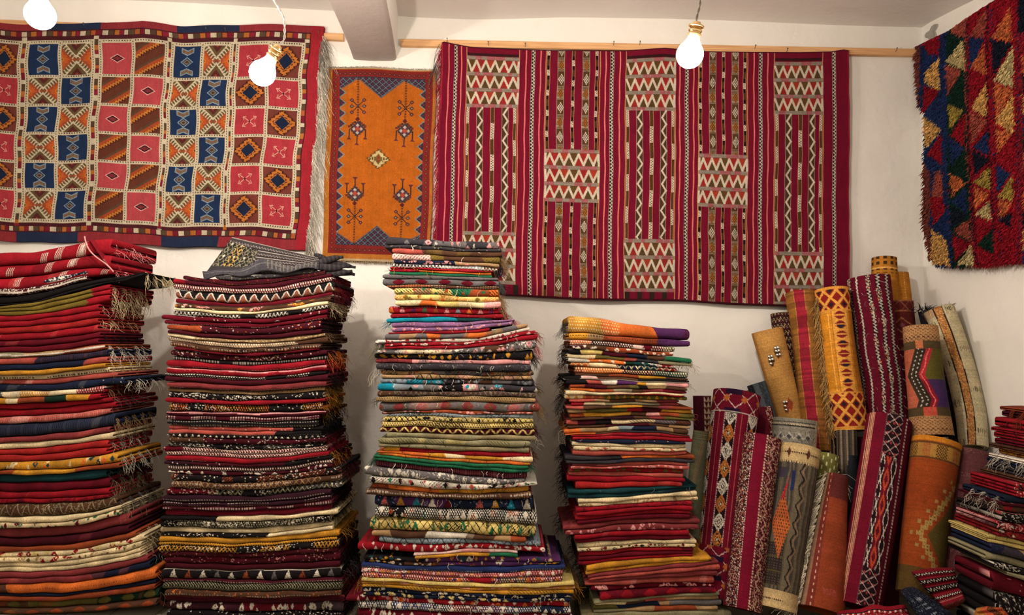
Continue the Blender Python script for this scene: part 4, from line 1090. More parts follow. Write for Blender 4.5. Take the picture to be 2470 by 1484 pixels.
# ---- shaggy rug on the side wall
def shaggy():
    k = .4447; ox = 2180
    def Q(pts): return [(ox + a * k, b * k) for a, b in pts]
    cv = Canvas(2196, -125, 2600, 660, (176, 34, 52))
    re, go, sa, og, bl, nv, gn, cr, ye, dk = (188, 22, 42), (232, 176, 96), (196, 88, 72), (224, 114, 62), (40, 64, 128), (32, 40, 62), (24, 64, 52), (222, 198, 136), (200, 170, 72), (60, 26, 48)
    cv.poly(Q([(90, -200), (250, -200), (250, 1500), (90, 1500)]), bl)
    L1 = [(re, (105, 215, 205, 170, 200, 290, 140, 280)), (go, (200, 300, 120, 390, 125, 440, 205, 480)), (re, (115, 450, 205, 485, 110, 610)), (go, (110, 615, 215, 695, 125, 800)), (re, (215, 705, 135, 830, 220, 880)),
          (sa, (215, 910, 175, 930, 165, 1060, 225, 1060)), (re, (150, 1050, 225, 1060, 240, 1130, 170, 1215)), (go, (160, 1230, 240, 1290, 275, 1440, 150, 1420))]
    for c, p in L1: cv.poly(Q(list(zip(p[::2], p[1::2]))), c)
    cv.poly(Q([(205, 180), (245, 150), (250, 1000), (280, 1440), (260, 1440), (225, 1000)]), bl); cv.poly(Q([(248, 880), (258, 880), (275, 1220), (265, 1220)]), (20, 100, 120))
    cv.poly(Q([(240, 100), (345, 60), (380, 1440), (280, 1440), (250, 900)]), gn)
    L2 = [(sa, (240, 130, 345, 80, 345, 190, 300, 185)), (gn, (240, 180, 320, 190, 240, 310)), (cr, (335, 195, 345, 370, 235, 325)), (sa, (235, 335, 330, 365, 245, 510)), (gn, (340, 380, 250, 520, 340, 570)), (ye, (250, 550, 335, 590, 260, 700)), (re, (345, 600, 260, 720, 340, 790)),
          (bl, (255, 730, 340, 795, 270, 890)), (gn, (345, 800, 270, 900, 345, 970)), (og, (260, 925, 350, 985, 265, 1060)), (bl, (350, 1000, 270, 1080, 355, 1150)), (nv, (265, 1100, 355, 1160, 270, 1230)), (sa, (360, 1180, 275, 1240, 375, 1300)), (re, (275, 1260, 375, 1305, 290, 1410)), (cr, (375, 1310, 300, 1425, 400, 1430))]
    for c, p in L2: cv.poly(Q(list(zip(p[::2], p[1::2]))), c)
    cv.poly(Q([(365, 40), (465, -40), (500, 1440), (390, 1440)]), re)
    L3 = [(sa, (460, 30, 370, 180, 450, 192)), (bl, (365, 185, 450, 195, 372, 375)), (og, (445, 230, 375, 350, 460, 400)), (re, (370, 370, 440, 420, 375, 550)), (go, (460, 430, 380, 570, 465, 640)), (sa, (370, 590, 465, 645, 375, 780)), (bl, (465, 700, 385, 790, 480, 840)),
          (nv, (385, 800, 478, 850, 390, 950)), (ye, (480, 880, 390, 980, 485, 1030)), (og, (390, 1000, 478, 1040, 395, 1130)), (cr, (478, 1070, 400, 1150, 485, 1190)), (re, (385, 1180, 480, 1190, 392, 1280)), (gn, (495, 1220, 405, 1320, 505, 1370)), (re, (400, 1340, 510, 1380, 430, 1440))]
    for c, p in L3: cv.poly(Q(list(zip(p[::2], p[1::2]))), c)
    cv.poly(Q([(470, -100), (620, -200), (620, 1440), (510, 1440)]), re)
    L4 = [(re, (490, 20, 560, 20, 490, 190)), (og, (590, 20, 490, 190, 600, 220)), (nv, (485, 195, 600, 220, 500, 400)), (cr, (605, 240, 500, 420, 612, 470)), (og, (500, 430, 610, 480, 510, 640)), (go, (615, 480, 505, 650, 612, 710)), (og, (510, 680, 605, 710, 520, 820)), (re, (520, 830, 600, 790, 612, 920)),
          (bl, (512, 870, 590, 930, 520, 1040)), (ye, (605, 930, 528, 1055, 605, 1080)), (og, (528, 1065, 605, 1090, 535, 1180)), (nv, (520, 1180, 600, 1140, 600, 1230)), (re, (520, 1200, 620, 1250, 550, 1400))]
    for c, p in L4: cv.poly(Q(list(zip(p[::2], p[1::2]))), c)
    for (a, b, c, w) in (((355, 60), (360, 800), dk, 5), ((360, 800), (410, 1430), dk, 5), ((345, 80), (350, 800), sa, 2.5), ((350, 800), (395, 1430), sa, 2.5), ((462, 0), (465, 600), dk, 6), ((465, 600), (500, 1250), dk, 6), ((478, 0), (482, 600), re, 6), ((482, 600), (530, 1440), re, 6),
                         ((490, 0), (492, 600), bl, 2.2), ((492, 600), (545, 1400), bl, 2.2), ((618, -20), (625, 1400), re, 10), ((628, 100), (632, 1400), bl, 3)):
        cv.line(Q([a, b]), w * 1.0, c, 7 if c in (bl, dk) else 0)
    cv.poly(Q([(632, -60), (700, -60), (700, 170), (636, 165)]), nv)
    rng = np.random.default_rng(21)
    for i in range(12):      # the part outside the frame repeats in the same manner
        y = 180 + i * 105; c = [re, og, nv, go, bl, gn, sa][i % 7]; cv.poly(Q([(660, y), (800, y + 60), (665, y + 150)]), c); cv.poly(Q([(800, y), (900, y + 60), (820, y + 120)]), [go, re, bl][i % 3])
    cv.poly(Q([(40, 230), (100, 215), (95, 620), (110, 860), (155, 930), (150, 1200), (160, 1440), (90, 1440), (60, 800)]), (158, 74, 62))
    out = Q([(62, 255), (105, 232), (240, 168), (350, 92), (470, 15), (700, -140), (900, -270), (935, 1420), (610, 1420), (440, 1442), (200, 1442), (145, 1405), (108, 1200), (112, 1000), (118, 620), (84, 560), (70, 400)])
    oa = np.array(out)
    def inside(x, y):
        m = np.zeros(x.shape, bool); n = len(oa)
        for i in range(n):
            (ax, ay), (bx, by) = oa[i], oa[(i + 1) % n]
            if ay == by: continue
            m ^= ((ay > y) != (by > y)) & (x < (bx - ax) * (y - ay) / (by - ay) + ax)
        return m
    xw = XR - .045
    # woven ground
    m = MB(); base = PX(oa[:, 0], oa[:, 1], xw); n = len(oa)
    b2 = base.copy(); b2[:, 0] = XR - .002
    base[:, 1] = np.minimum(base[:, 1], YW - .01); b2[:, 1] = base[:, 1]; b2[:, 2] = base[:, 2]
    m.grid(np.stack([base, b2]), C3((120, 40, 48)), closed_v=True); m.f.append(np.arange(m.n - 2 * n, m.n - n)); m.f.append(np.arange(m.n - n, m.n))
    o = m.build('shaggy_rug', WOOL, smooth=False); tag(o, 'shaggy rug of multicoloured triangles hung on the side wall near the corner', 'rug')
    # pile: short wool tufts
    N = 52000; x = rng.uniform(2200, 2600, N * 2); y = rng.uniform(-125, 655, N * 2); ok = inside(x, y); x, y = x[ok][:N], y[ok][:N]
    ci = np.clip((x - cv.x0).astype(int), 0, cv.W - 1); cj = np.clip((y - cv.y0).astype(int), 0, cv.H - 1); col = cv.a[cj, ci]
    p = PX(x, y, xw); n = len(p); p[:, 1] = np.minimum(p[:, 1], YW - .012)
    L = rng.uniform(.014, .032, n) * np.where(x < 2232, 1.25, 1); d = np.stack([-rng.uniform(.35, .9, n), rng.normal(0, .35, n), -rng.uniform(.3, 1.0, n)], 1); d /= np.linalg.norm(d, axis=1)[:, None]
    s = np.cross(d, rng.normal(size=(n, 3))); s /= np.linalg.norm(s, axis=1)[:, None]; s2 = np.cross(d, s); wd = rng.uniform(.0022, .0042, n)[:, None]
    a0, a1, a2 = p + s * wd, p - s * wd * .5 + s2 * wd * .87, p - s * wd * .5 - s2 * wd * .87
    mid = p + d * (L * .55)[:, None]; tip = p + d * L[:, None] + np.array([0, 0, -.004]) 
    m0, m1, m2 = mid + s * wd * .9, mid - s * wd * .45 + s2 * wd * .8, mid - s * wd * .45 - s2 * wd * .8
    v = np.stack([a0, a1, a2, m0, m1, m2, tip], 1).reshape(-1, 3); I = np.arange(n)[:, None] * 7
    q4 = np.concatenate([I + np.array([0, 1, 4, 3]), I + np.array([1, 2, 5, 4]), I + np.array([2, 0, 3, 5])]); q3 = np.concatenate([I + np.array([3, 4, 6]), I + np.array([4, 5, 6]), I + np.array([5, 3, 6])])
    cc = np.repeat(np.clip(col * rng.uniform(.8, 1.12, n)[:, None], 0, 1), 7, 0)
    m = MB(); m.add(v, [q4, q3], cc); t = m.build('wool_pile', YARN, o); t['kind'] = 'stuff'
shaggy()
# ---------------------------------------------------------------- rolled carpets
def smooth_path(pts, n):
    pts = np.asarray(pts, float); L = np.concatenate([[0], np.cumsum(np.linalg.norm(np.diff(pts, axis=0), axis=1))]); t = np.linspace(0, L[-1], n)
    q = np.stack([np.interp(t, L, pts[:, k]) for k in range(pts.shape[1])], 1)
    if len(pts) > 2:
        w = max(3, n // 6) | 1; ker = np.ones(w) / w
        for _ in range(2):
            pad = np.concatenate([2 * q[:1] - q[w // 2:0:-1], q, 2 * q[-1:] - q[-2:-w // 2 - 1:-1]])
            q = np.stack([np.convolve(pad[:, k], ker, 'valid') for k in range(q.shape[1])], 1)[:n]
    return q
def roll(label, pts, depth, rad, paint, turns=2.3, th=.008, inner='H', edge=None, group='rolled rugs leaning in the corner', flat=1.0, lap=150, mat=None, name='rolled_rug', sag=.04, seed=1, lapdir=1):
    """pts [(px,py)...] axis top->bottom, depth (top, bottom) of the axis, rad (top, bottom) in px"""
    rng = np.random.default_rng(seed)
    Lpx = float(np.linalg.norm(np.diff(np.array(pts, float), axis=0), axis=1).sum()); NL = int(Lpx / 1.9) + 2
    ax2 = smooth_path(pts, NL); f = np.linspace(0, 1, NL); dep = depth[0] + (depth[1] - depth[0]) * f
    A = P(ax2[:, 0], ax2[:, 1], dep); Rp = rad[0] + (rad[1] - rad[0]) * f; R = Rp * dep / FPX
    t = np.gradient(A, axis=0); t /= np.linalg.norm(t, axis=1)[:, None]
    cv0 = A - np.array([0, 0, EYE]); cv0 /= np.linalg.norm(cv0, axis=1)[:, None]; view = cv0 - t * (cv0 * t).sum(1)[:, None]; view /= np.linalg.norm(view, axis=1)[:, None]      # away from camera
    side = np.cross(view, t); side *= np.sign(side[:, :1]); 
    def surf(ph, r, k=slice(None)):
        # ph 0 faces the room; slight ovality and dents
        o = r * (1 + sag * np.sin(2 * ph + f[k, None] * 5 + seed)) 
        return A[k, None] + side[k, None] * (np.sin(ph) * o)[..., None] - view[k, None] * (np.cos(ph) * o * flat)[..., None]
    e0 = math.radians(lap)
    # outer turn, seen face
    p0 = e0 - 2 * math.pi if lapdir > 0 else -e0; dn = 1.7 / Rp.max(); fine = []; q = p0
    while q < p0 + 2 * math.pi: fine.append(q); q += dn * (1 if math.cos(q) > -.25 else 5)
    ph = np.array(fine + [p0 + 2 * math.pi]); NA = len(ph)
    dec = (np.linspace(th * 1.02, 0, NA) if lapdir > 0 else np.linspace(0, th * 1.02, NA))
    G = surf(np.broadcast_to(ph, (NL, NA)), R[:, None] - dec[None])
    pw = (ph + math.pi) % (2 * math.pi) - math.pi
    PH = np.broadcast_to(pw, (NL, NA)); VV = np.broadcast_to((f * Lpx)[:, None], (NL, NA))
    c = paint(np.sin(PH) , PH, VV, Lpx, Rp[:, None] * np.ones((NL, NA)), rng)
    c = np.clip(c * (1 + .12 * (rng.random((NL, NA, 1)) - .5) + .07 * (rng.random((NL, 1, 1)) - .5)), 0, 1)
    m = MB(); m.grid(G, c)
    # the rolled thickness inside, a real spiral
    NS = int(turns * 34); s = np.linspace(0, turns, NS); K = np.linspace(0, NL - 1, 9).astype(int); k0 = len(K)
    rr = R[K, None] - th * 1.0 * s[None] * 1.25 - .0012; rr = np.maximum(rr, .004); an = (e0 - 2 * math.pi * s) if lapdir > 0 else (-e0 + 2 * math.pi * s); an = np.broadcast_to(an, rr.shape)
    outr = surf(an, rr, K); inn = surf(an, np.maximum(rr - th * .8, .002), K)
    ci = C3(inner); m.grid(outr, ci); m.grid(inn, ci * .92)
    ce = C3(edge or inner)
    for q in (0, -1): m.grid(np.stack([outr[q], inn[q]]), ce)
    for q in (0, -1): m.grid(np.stack([outr[:, q], inn[:, q]]), ce)
    m.grid(np.stack([G[:, -1] if lapdir > 0 else G[:, 0], outr[np.searchsorted(K, np.arange(NL)).clip(0, k0 - 1), 0]]), ce)
    o = m.build(name, mat or WOOL); tag(o, label, 'rug', group)
    o_info = dict(A=A, R=R, t=t, side=side, view=view, f=f, L=Lpx)
    return o, o_info
def base(sh, c): return np.zeros(sh + (3,)) + C3(c)
def stripes(u, cuts, cols):
    c = base(u.shape, cols[0])
    for k, e in enumerate(cuts): c[u > e] = C3(cols[k + 1])
    return c
def r_plain(col): return lambda u, ph, v, L, R, g: base(u.shape, col)
def speck(c, m0, g, cols, d):
    r = g.random(c.shape[:2]); m = (r < d) & m0
    for k, cc in enumerate(cols): c[m & ((r * 9973).astype(int) % len(cols) == k)] = C3(cc)
    return c
def lat(a, v, p, w): return (((a + v) % p) < w) | (((a - v) % p) < w)

def p_zigdark(u, ph, v, L, R, g):
    c = base(u.shape, (50, 30, 34)); a = ph * R; z = (v + 5 * tri(a / 9.)) % 16; c[z < 2.2] = C3((214, 180, 130)); c[(z > 7) & (z < 8.6)] = C3((130, 40, 46)); return c
roll('black rolled rug with fine cream zigzags behind the mustard sequined one', [(1882, 757), (1895, 860), (1925, 1080), (1950, 1300)], (4.08, 3.9), (26, 26), p_zigdark, seed=3, inner='F')
def p_must(u, ph, v, L, R, g):
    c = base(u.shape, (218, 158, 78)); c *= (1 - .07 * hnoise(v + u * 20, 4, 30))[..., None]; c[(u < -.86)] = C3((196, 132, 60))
    for (uu, vv) in ((-.28, 75), (.25, 58), (-.1, 190), (.2, 185)): c[(np.abs(u - uu) / .24 + np.abs(v - vv) / 17) < 1] = C3((150, 92, 46) if vv < 100 else (186, 78, 46))
    return c
o, inf = roll('mustard rolled rug with small silver sequin patches', [(1851, 797), (1880, 905), (1908, 1010), (1930, 1120)], (4.0, 3.92), (37, 29), p_must, turns=1.6, seed=4, inner='J', lap=115, lapdir=-1)
for (uu, vv, n) in ((-.28, 72, 5), (.25, 55, 6), (-.12, 186, 4)):
    sm = MB(); rng = np.random.default_rng(int(vv))
    for k in range(n):
        i = int(np.clip((vv + (k % 3) * 9 - 8) / inf['L'] * len(inf['A']), 0, len(inf['A']) - 1)); q = uu + (k // 3) * .16 - .05; cph = math.sqrt(1 - q * q)
        p = inf['A'][i] + inf['side'][i] * q * inf['R'][i] - inf['view'][i] * (cph * inf['R'][i] + .004); s = .0085
        w1 = inf['side'][i] * s; w2 = inf['t'][i] * s; d = -inf['view'][i] * .002
        ring = np.array([p + w1 * math.cos(a) + w2 * math.sin(a) for a in np.linspace(0, 2 * math.pi, 9)[:-1]])
        sm.grid(np.stack([ring, ring + d, np.repeat((p + d * 1.2)[None], 8, 0)]), C3('W'), closed_v=True)
    sm.build('sequin_patch', SEQ, o)
def p_stripe(u, ph, v, L, R, g):
    w = u - .04 * np.sin(v / 40); c = stripes(w, [-.5, -.46, .20, .24], [(186, 122, 50), (222, 150, 76), (190, 40, 62), (222, 150, 76), (184, 118, 50)]); c *= (1 - .12 * (hnoise(v, 8, 5) > .6) )[..., None]; return c
roll('ochre rolled rug with a broad crimson stripe down its front', [(1931, 708), (1948, 860), (1962, 1000), (1970, 1090)], (4.06, 3.86), (37, 36), p_stripe, seed=5, inner='U')
def p_yel(u, ph, v, L, R, g):
    a = ph * R; c = base(u.shape, (232, 148, 34)); c[np.abs(u + .35) < .02] = C3((246, 186, 90))
    top = (v < 58) | (v > L - 92); x = np.abs(((a + 200) % 30) - 15) / 15; y = np.abs(((v + 8) % 34) - 17) / 17
    lt = np.abs(x + y - 1) < .26; c[top] = C3((170, 34, 34)); c[top & lt] = C3((240, 166, 66)); d = (x + y < .42); c[top & d] = C3((60, 40, 52)); c[top & (x + y > 1.5)] = C3((180, 36, 34)); c[(v < 7) | (np.abs(v - 58) < 4) | (np.abs(v - L + 92) < 4) | (v > L - 8)] = C3((238, 160, 60))
    col = (~top) & (np.abs(u - .26) < .40); zz = np.abs((v % 46) - 23) / 23; w = np.abs(u - .26) / .40; c[col] = C3((240, 166, 66)); c[col & (w < np.abs(zz - .5) * 1.9) & (np.abs(zz - .5) > .12) & (np.abs(zz - .5) < .44)] = C3((168, 36, 40)); k = (np.floor(v / 46) % 2 == 0); c[col & (w < np.abs(zz - .5) * 1.1) & (zz > .62) & k] = C3((60, 44, 66)); c[(~top) & (np.abs(np.abs(u - .26) - .42) < .02)] = C3((206, 120, 40))
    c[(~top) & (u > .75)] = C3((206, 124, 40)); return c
o, inf = roll('bright yellow rolled rug with red diamond bands and a side fringe', [(2006, 700), (2025, 860), (2045, 1000), (2050, 1040)], (3.98, 3.84), (41, 43), p_yel, turns=3.2, seed=6, inner=(206, 132, 50), edge=(150, 90, 40), lap=80, lapdir=-1, mat=PILE)
fm = MB(); rng = np.random.default_rng(2); n = 460; idx = rng.integers(int(.06 * len(inf['A'])), len(inf['A']), n)
roots = inf['A'][idx] - inf['side'][idx] * (inf['R'][idx] * .84)[:, None] - inf['view'][idx] * (inf['R'][idx] * .56)[:, None]
strands(fm, roots, np.stack([-rng.uniform(.0, 1.1, n), -rng.uniform(.1, .8, n), rng.uniform(-.8, .2, n)], 1), .04, .045, C3((232, 186, 112)), rng, r=.002, seg=6, wav=.012); fm.build('fringe', YARN, o)
def p_crimstrip(u, ph, v, L, R, g):
    c = base(u.shape, (134, 18, 48)); z = np.zeros(u.shape, bool) ; w = u + .03 * np.sin(v / 23.)
    for k, (e, wd) in enumerate(((-.86, .09), (-.48, .05), (.02, .09), (.42, .10), (.78, .08))):
        m = np.abs(w - e) < wd; c[m] = C3((44, 22, 32)); zz = np.abs(w - e - wd * .6 * tri(v / 8.)) < .035; c[m & zz] = C3('W')
        if k in (0, 2, 3): q = m & ((np.floor(v / 34) + k) % 2 == 0); c = speck(c, q, g, [(198, 100, 50), 'W', 'K'], .5)
    return c
o, inf = roll('crimson rolled rug with black and white braided stripes and knotted ends', [(2092, 672), (2110, 800), (2128, 920), (2140, 1060), (2145, 1200)], (4.0, 3.85), (52, 46), p_crimstrip, turns=1.8, seed=7, inner='D', lap=140)
fm = MB(); n = 120; idx = rng.integers(0, len(inf['A']) - 1, n); q = rng.uniform(-.9, .95, n)
roots = inf['A'][idx] + inf['side'][idx] * (inf['R'][idx] * q)[:, None] - inf['view'][idx] * (inf['R'][idx] * np.sqrt(1 - q * q) + .002)[:, None]
strands(fm, roots, np.stack([rng.uniform(-1, 1, n), -rng.uniform(.1, .5, n), rng.uniform(-.7, .5, n)], 1), .022, .01, C3('W'), rng, r=.0014, seg=4); fm.build('loose_threads', YARN, o)
def p_yelcore(u, ph, v, L, R, g):
    a = ph * R; c = base(u.shape, (214, 138, 40)); m = (v < 40) & ((v % 13) < 6) & ((a % 17) < 8); c[m] = C3((84, 58, 40)); c[(v > 26) & (v < 30)] = C3((240, 176, 90)); return c
roll('golden coiled rug end with dark squares poking up highest of the rolls', [(2131, 624), (2133, 700), (2136, 780)], (4.1, 4.06), (31, 31), p_yelcore, turns=2.6, seed=8, inner=(200, 130, 50), mat=PILE)
def p_yelbody(u, ph, v, L, R, g):
    c = base(u.shape, (212, 132, 36)); c[np.abs(u - .1) < .03] = C3((240, 176, 90)); c[(np.abs(u - .66) < .04) & ((v % 6) < 3)] = C3((244, 196, 120)); c[np.abs(u + .3) < .02] = C3((176, 96, 30)); return c
roll('amber rolled rug with pale stitched lines standing against the wall', [(2158, 661), (2166, 740), (2172, 860)], (4.13, 4.08), (31, 30), p_yelbody, seed=9, inner='Y')
def p_brick(u, ph, v, L, R, g):
    a = ph * R; c = base(u.shape, (124, 42, 40)); fr = (v % 92) < 26; b = fr & lat(a, v * .9, 26, 2); c[b] = C3((180, 104, 70)); c[(v % 92 < 2) | (np.abs(v % 92 - 26) < 1.4)] = C3((186, 110, 76))
    y = v % 92; d = (np.abs(u - .1) * 26 + np.abs(y - 60)) ; c[(np.abs(d - 18) < 1.8)] = C3((188, 116, 76)); c[d < 6] = C3((160, 80, 90)); c[(v > 210) & ((v % 9) < 4) & ((a % 11) < 5)] = C3((92, 40, 34)); return c
roll('brick-red rolled rug with framed geometric panels under the amber one', [(2168, 728), (2180, 880), (2188, 1060), (2192, 1250)], (4.04, 3.92), (31, 31), p_brick, seed=10, inner='Z')
def p_sampler(u, ph, v, L, R, g):
    a = ph * R; c = base(u.shape, (204, 150, 96)); mid = (v > 38) & (v < L - 44)
    c[mid] = C3((104, 84, 52))
    body = (v > 58) & (v < L - 66)
    cut = 10 * tri(v / 120.) / 40
    cols = [(-.62, (206, 104, 74)), (-.30, (70, 58, 44)), (-.02, (64, 52, 40)), (.30, (196, 44, 58)), (.72, (112, 104, 38)), (1.1, (76, 52, 110))]
    low = v > L * .5
    prev = -1.2
    for k, (e, cc) in enumerate(cols):
        m = body & (u + cut > prev) & (u + cut <= e); c[m] = C3(cc)
        if k == 4: c[m & low] = C3((84, 50, 112))
        if k == 5: c[m & ~low] = C3((112, 104, 38))
        if k == 3: c[m & low] = C3((168, 26, 48)); 
        prev = e
    st = body & (((v + a * .2) % 9) < 4) & ((np.abs(u + cut + .18) < .03) | (np.abs(u + cut + .42) < .03)); c[st] = C3('W')
    sn = body & (np.abs(u + cut - .14 - .03 * np.sin(v / 7.)) < .025); c[sn] = C3((236, 110, 100))
    e = ~mid & lat(a, v * 1.3, 11, 2.6) & ((v % 4) < 2.4); c[e] = C3((110, 66, 50)); c[(v > 38) & (v < 58) & (np.abs(u + .1) < .2)] = C3((216, 120, 76)); c[(v > L - 66) & (v < L - 44) & (np.abs(u - .1) < .3)] = C3((216, 84, 64)); return c
roll('sampler rolled rug in red, violet, olive and black with tan ends', [(2218, 790), (2228, 900), (2246, 1052)], (3.66, 3.56), (39, 49), p_sampler, turns=1.5, seed=11, inner=(92, 52, 34), lap=170, sag=.02)
def p_black(u, ph, v, L, R, g): c = base(u.shape, (32, 28, 34)); c = speck(c, (np.abs(u) < .6) & ((v % 40) < 14), g, ['E', (60, 60, 90)], .22); return c
o, inf = roll('black rolled rug with ragged fringed top tucked behind the cream one', [(2238, 752), (2262, 850), (2300, 980), (2318, 1100), (2322, 1200)], (3.95, 3.66), (24, 24), p_black, seed=12, inner='K')
fm = MB(); n = 90; roots = inf['A'][0] + rng.normal(0, 1, (n, 3)) * [.045, .02, .006]; strands(fm, roots, np.stack([rng.uniform(-.6, .8, n), rng.uniform(-.6, .1, n), rng.uniform(.3, 1.1, n)], 1), .045, .012, C3((34, 34, 34)), rng, r=.002, seg=5); fm.build('fringe', YARN, o)
def p_cream(u, ph, v, L, R, g):
    a = ph * R; w = u + .04 * np.sin(v / 50.); c = base(u.shape, (216, 202, 160)); m = np.abs(w - .02) < .23; c[m] = C3((208, 138, 70)); c = speck(c, m, g, [(176, 96, 50), (226, 180, 110)], .4)
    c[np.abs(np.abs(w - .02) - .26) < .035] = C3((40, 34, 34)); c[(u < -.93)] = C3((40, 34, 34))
    t = (~m) & (np.abs(w - .02) > .4) & ((a % 5) < 2.2) & (np.abs(((v + (w > 0) * 30) % 100) - 40) < 12 * hnoise(a, 5, 5)); c[t] = C3((120, 112, 80)); c[(v < 20) & (w < -.3) & ((a % 4) < 2)] = C3((196, 130, 84)); return c
o, inf = roll('cream rolled rug with a speckled ochre stripe, slumped against the side wall', [(2262, 748), (2285, 800), (2318, 900), (2340, 1000), (2345, 1080)], (3.84, 3.62), (37, 33), p_cream, turns=1.6, seed=13, inner='C', lap=160)
fm = MB(); n = 70; q = rng.uniform(-1, 1, n); roots = inf['A'][0] + inf['side'][0] * (inf['R'][0] * q)[:, None] - inf['view'][0] * (.02 * np.sqrt(1 - q * q))[:, None]; strands(fm, roots, np.stack([rng.uniform(-.4, .8, n), rng.uniform(-.6, .1, n), rng.uniform(.1, 1, n)], 1), .03, .012, C3((120, 112, 84)), rng, r=.0015, seg=5); fm.build('fringe', YARN, o)
# second row, further down and nearer
def p_maroonback(u, ph, v, L, R, g):
    c = base(u.shape, (84, 16, 34)); m = u > .25; a = ph * R; t = m & (((v % 14) / 14 > np.abs((a % 12) - 6) / 6)); c[t] = C3((200, 170, 140)); c[m & (v % 14 < 3)] = C3((120, 60, 40)); return c
roll('dark maroon rolled rug peeping out behind the orange-topped stack', [(1692, 955), (1695, 1060), (1704, 1430)], (4.08, 4.0), (24, 26), p_maroonback, seed=14, inner='M')
def p_sage(u, ph, v, L, R, g): c = base(u.shape, (150, 150, 112)); c[(u + v / 140. > .4) & (u + v / 140. < .9)] = C3((176, 150, 112)); c[(v < 30) & ((v % 5) < 1.5)] = C3((120, 120, 86)); return c
roll('pale sage rolled rug squeezed beside the orange-topped stack', [(1690, 1040), (1682, 1110), (1676, 1190), (1684, 1450)], (3.9, 3.85), (21, 20), p_sage, seed=15, inner='X')
def p_greyb(u, ph, v, L, R, g): c = stripes(u, [-.4, .1, .5], [(46, 50, 60), (104, 116, 126), (70, 78, 90), (92, 106, 118)]); return speck(c, u > -2, g, ['E'], .06)
roll('slate-blue rolled rug leaning behind the mustard sequined one', [(1826, 925), (1850, 990), (1875, 1080), (1890, 1200)], (4.06, 3.95), (27, 26), p_greyb, seed=16, inner='F')
roll('tan woolly rolled rug behind the slate-blue one', [(1796, 945), (1815, 1000), (1830, 1100)], (4.12, 4.05), (22, 22), lambda u, ph, v, L, R, g: speck(base(u.shape, (176, 146, 104)), u > -2, g, ['E', 'C'], .3), seed=17, inner='J')
roll('deep crimson rolled rug slumped between the two nearest crimson ones', [(1832, 985), (1846, 1050), (1850, 1150), (1840, 1300)], (3.9, 3.75), (28, 30), lambda u, ph, v, L, R, g: speck(base(u.shape, (122, 20, 46)), np.abs(u - .7) < .2, g, ['W', 'K', (200, 90, 40)], .5), seed=18, inner='M')
def p_silver(u, ph, v, L, R, g):
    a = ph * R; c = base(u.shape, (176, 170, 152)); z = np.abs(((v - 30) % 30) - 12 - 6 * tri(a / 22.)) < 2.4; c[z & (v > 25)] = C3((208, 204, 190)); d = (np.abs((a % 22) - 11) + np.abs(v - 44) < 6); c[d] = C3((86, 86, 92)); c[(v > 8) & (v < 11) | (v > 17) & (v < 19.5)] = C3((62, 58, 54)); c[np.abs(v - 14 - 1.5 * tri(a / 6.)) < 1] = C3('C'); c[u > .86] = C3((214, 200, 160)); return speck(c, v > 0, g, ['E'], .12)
roll('silvery beige rolled rug with diamond border, standing below the ochre one', [(1917, 1012), (1912, 1100), (1902, 1300), (1890, 1440)], (3.76, 3.66), (53, 50), p_silver, turns=1.8, seed=19, inner='X', sag=.02)
def p_stripebg(u, ph, v, L, R, g):
    a = ph * R; c = base(u.shape, (112, 96, 80)); k = (np.floor(a / 5).astype(int)); c[k % 3 == 0] = C3((176, 156, 130)); c[k % 3 == 1] = C3((84, 74, 72)); c[(v > 60) & (v < 230) & (u + (v - 60) / 170. > .2)] = C3((56, 60, 70)); return c
roll('grey and brown pinstriped rolled rug with a slate patch, behind the fringed terracotta one', [(2040, 1040), (2044, 1160), (2046, 1300), (2050, 1460)], (3.78, 3.6), (26, 26), p_stripebg, seed=20, inner='E')
roll('thin brown pinstriped rolled rug under the bright yellow one', [(2000, 1052), (2004, 1150), (2005, 1300)], (3.86, 3.75), (19, 19), lambda u, ph, v, L, R, g: stripes(u, [-.5, -.4, 0, .1, .5, .6], [(70, 48, 48), 'J', (70, 48, 48), 'J', (60, 42, 46), 'J', (70, 48, 48)]), seed=21, inner='H')
roll('wine-red rolled rug in the shadow of the striped nearest one', [(2084, 1060), (2082, 1200), (2075, 1440)], (3.84, 3.6), (26, 28), lambda u, ph, v, L, R, g: speck(base(u.shape, (92, 16, 40)), np.abs(u - .1) < .08, g, ['W', 'S'], .4), seed=22, inner='M')
def p_left(u, ph, v, L, R, g):
    a = ph * R; w = u; c = base(u.shape, (140, 14, 44)); body = (v > 55) & (v < L - 120)
    for (e, hw) in ((-.12, .24), (.80, .17), (-.95, .12)):
        m = body & (np.abs(w - e) < hw); k = np.floor(v / 42) % 2 == 0; c[m] = C3((40, 20, 34)); y = np.abs((v % 42) - 21) / 21; x = np.abs(w - e) / hw
        o_ = m & (np.abs(x + y - .95) < .22); c[o_ & ~k] = C3('W'); c[o_ & k] = C3((204, 116, 52)); o2 = m & (np.abs(x + y - .5) < .14); c[o2 & ~k] = C3('W'); c[o2 & k] = C3((222, 140, 60)); c[m & (x + y < .2)] = C3('W')
        c[body & (np.abs(np.abs(w - e) - hw) < .018) & ((v % 5) < 3)] = C3((220, 190, 180))
    for e in (.36, -.62): c[body & (np.abs(w - e) < .016)] = C3((204, 92, 92))
    t = (v <= 55) | (v >= L - 120); z = t & lat(a * .9, v, 44, 3) & ((v + a) % 4 < 2.6); c[z] = C3((232, 214, 208)); d = t & ((np.abs((a % 44) - 22) + np.abs((v % 44) - 22)) < 9); c[d] = C3((206, 110, 50)); c[t & ((v % 44) < 12) & (np.abs(u + .1) < .35)] = C3((50, 20, 60)); c[np.abs(v - 53) < 1.5] = C3('W')
    return speck(c, body & (np.abs(w + .12) < .24), g, ['K'], .12)
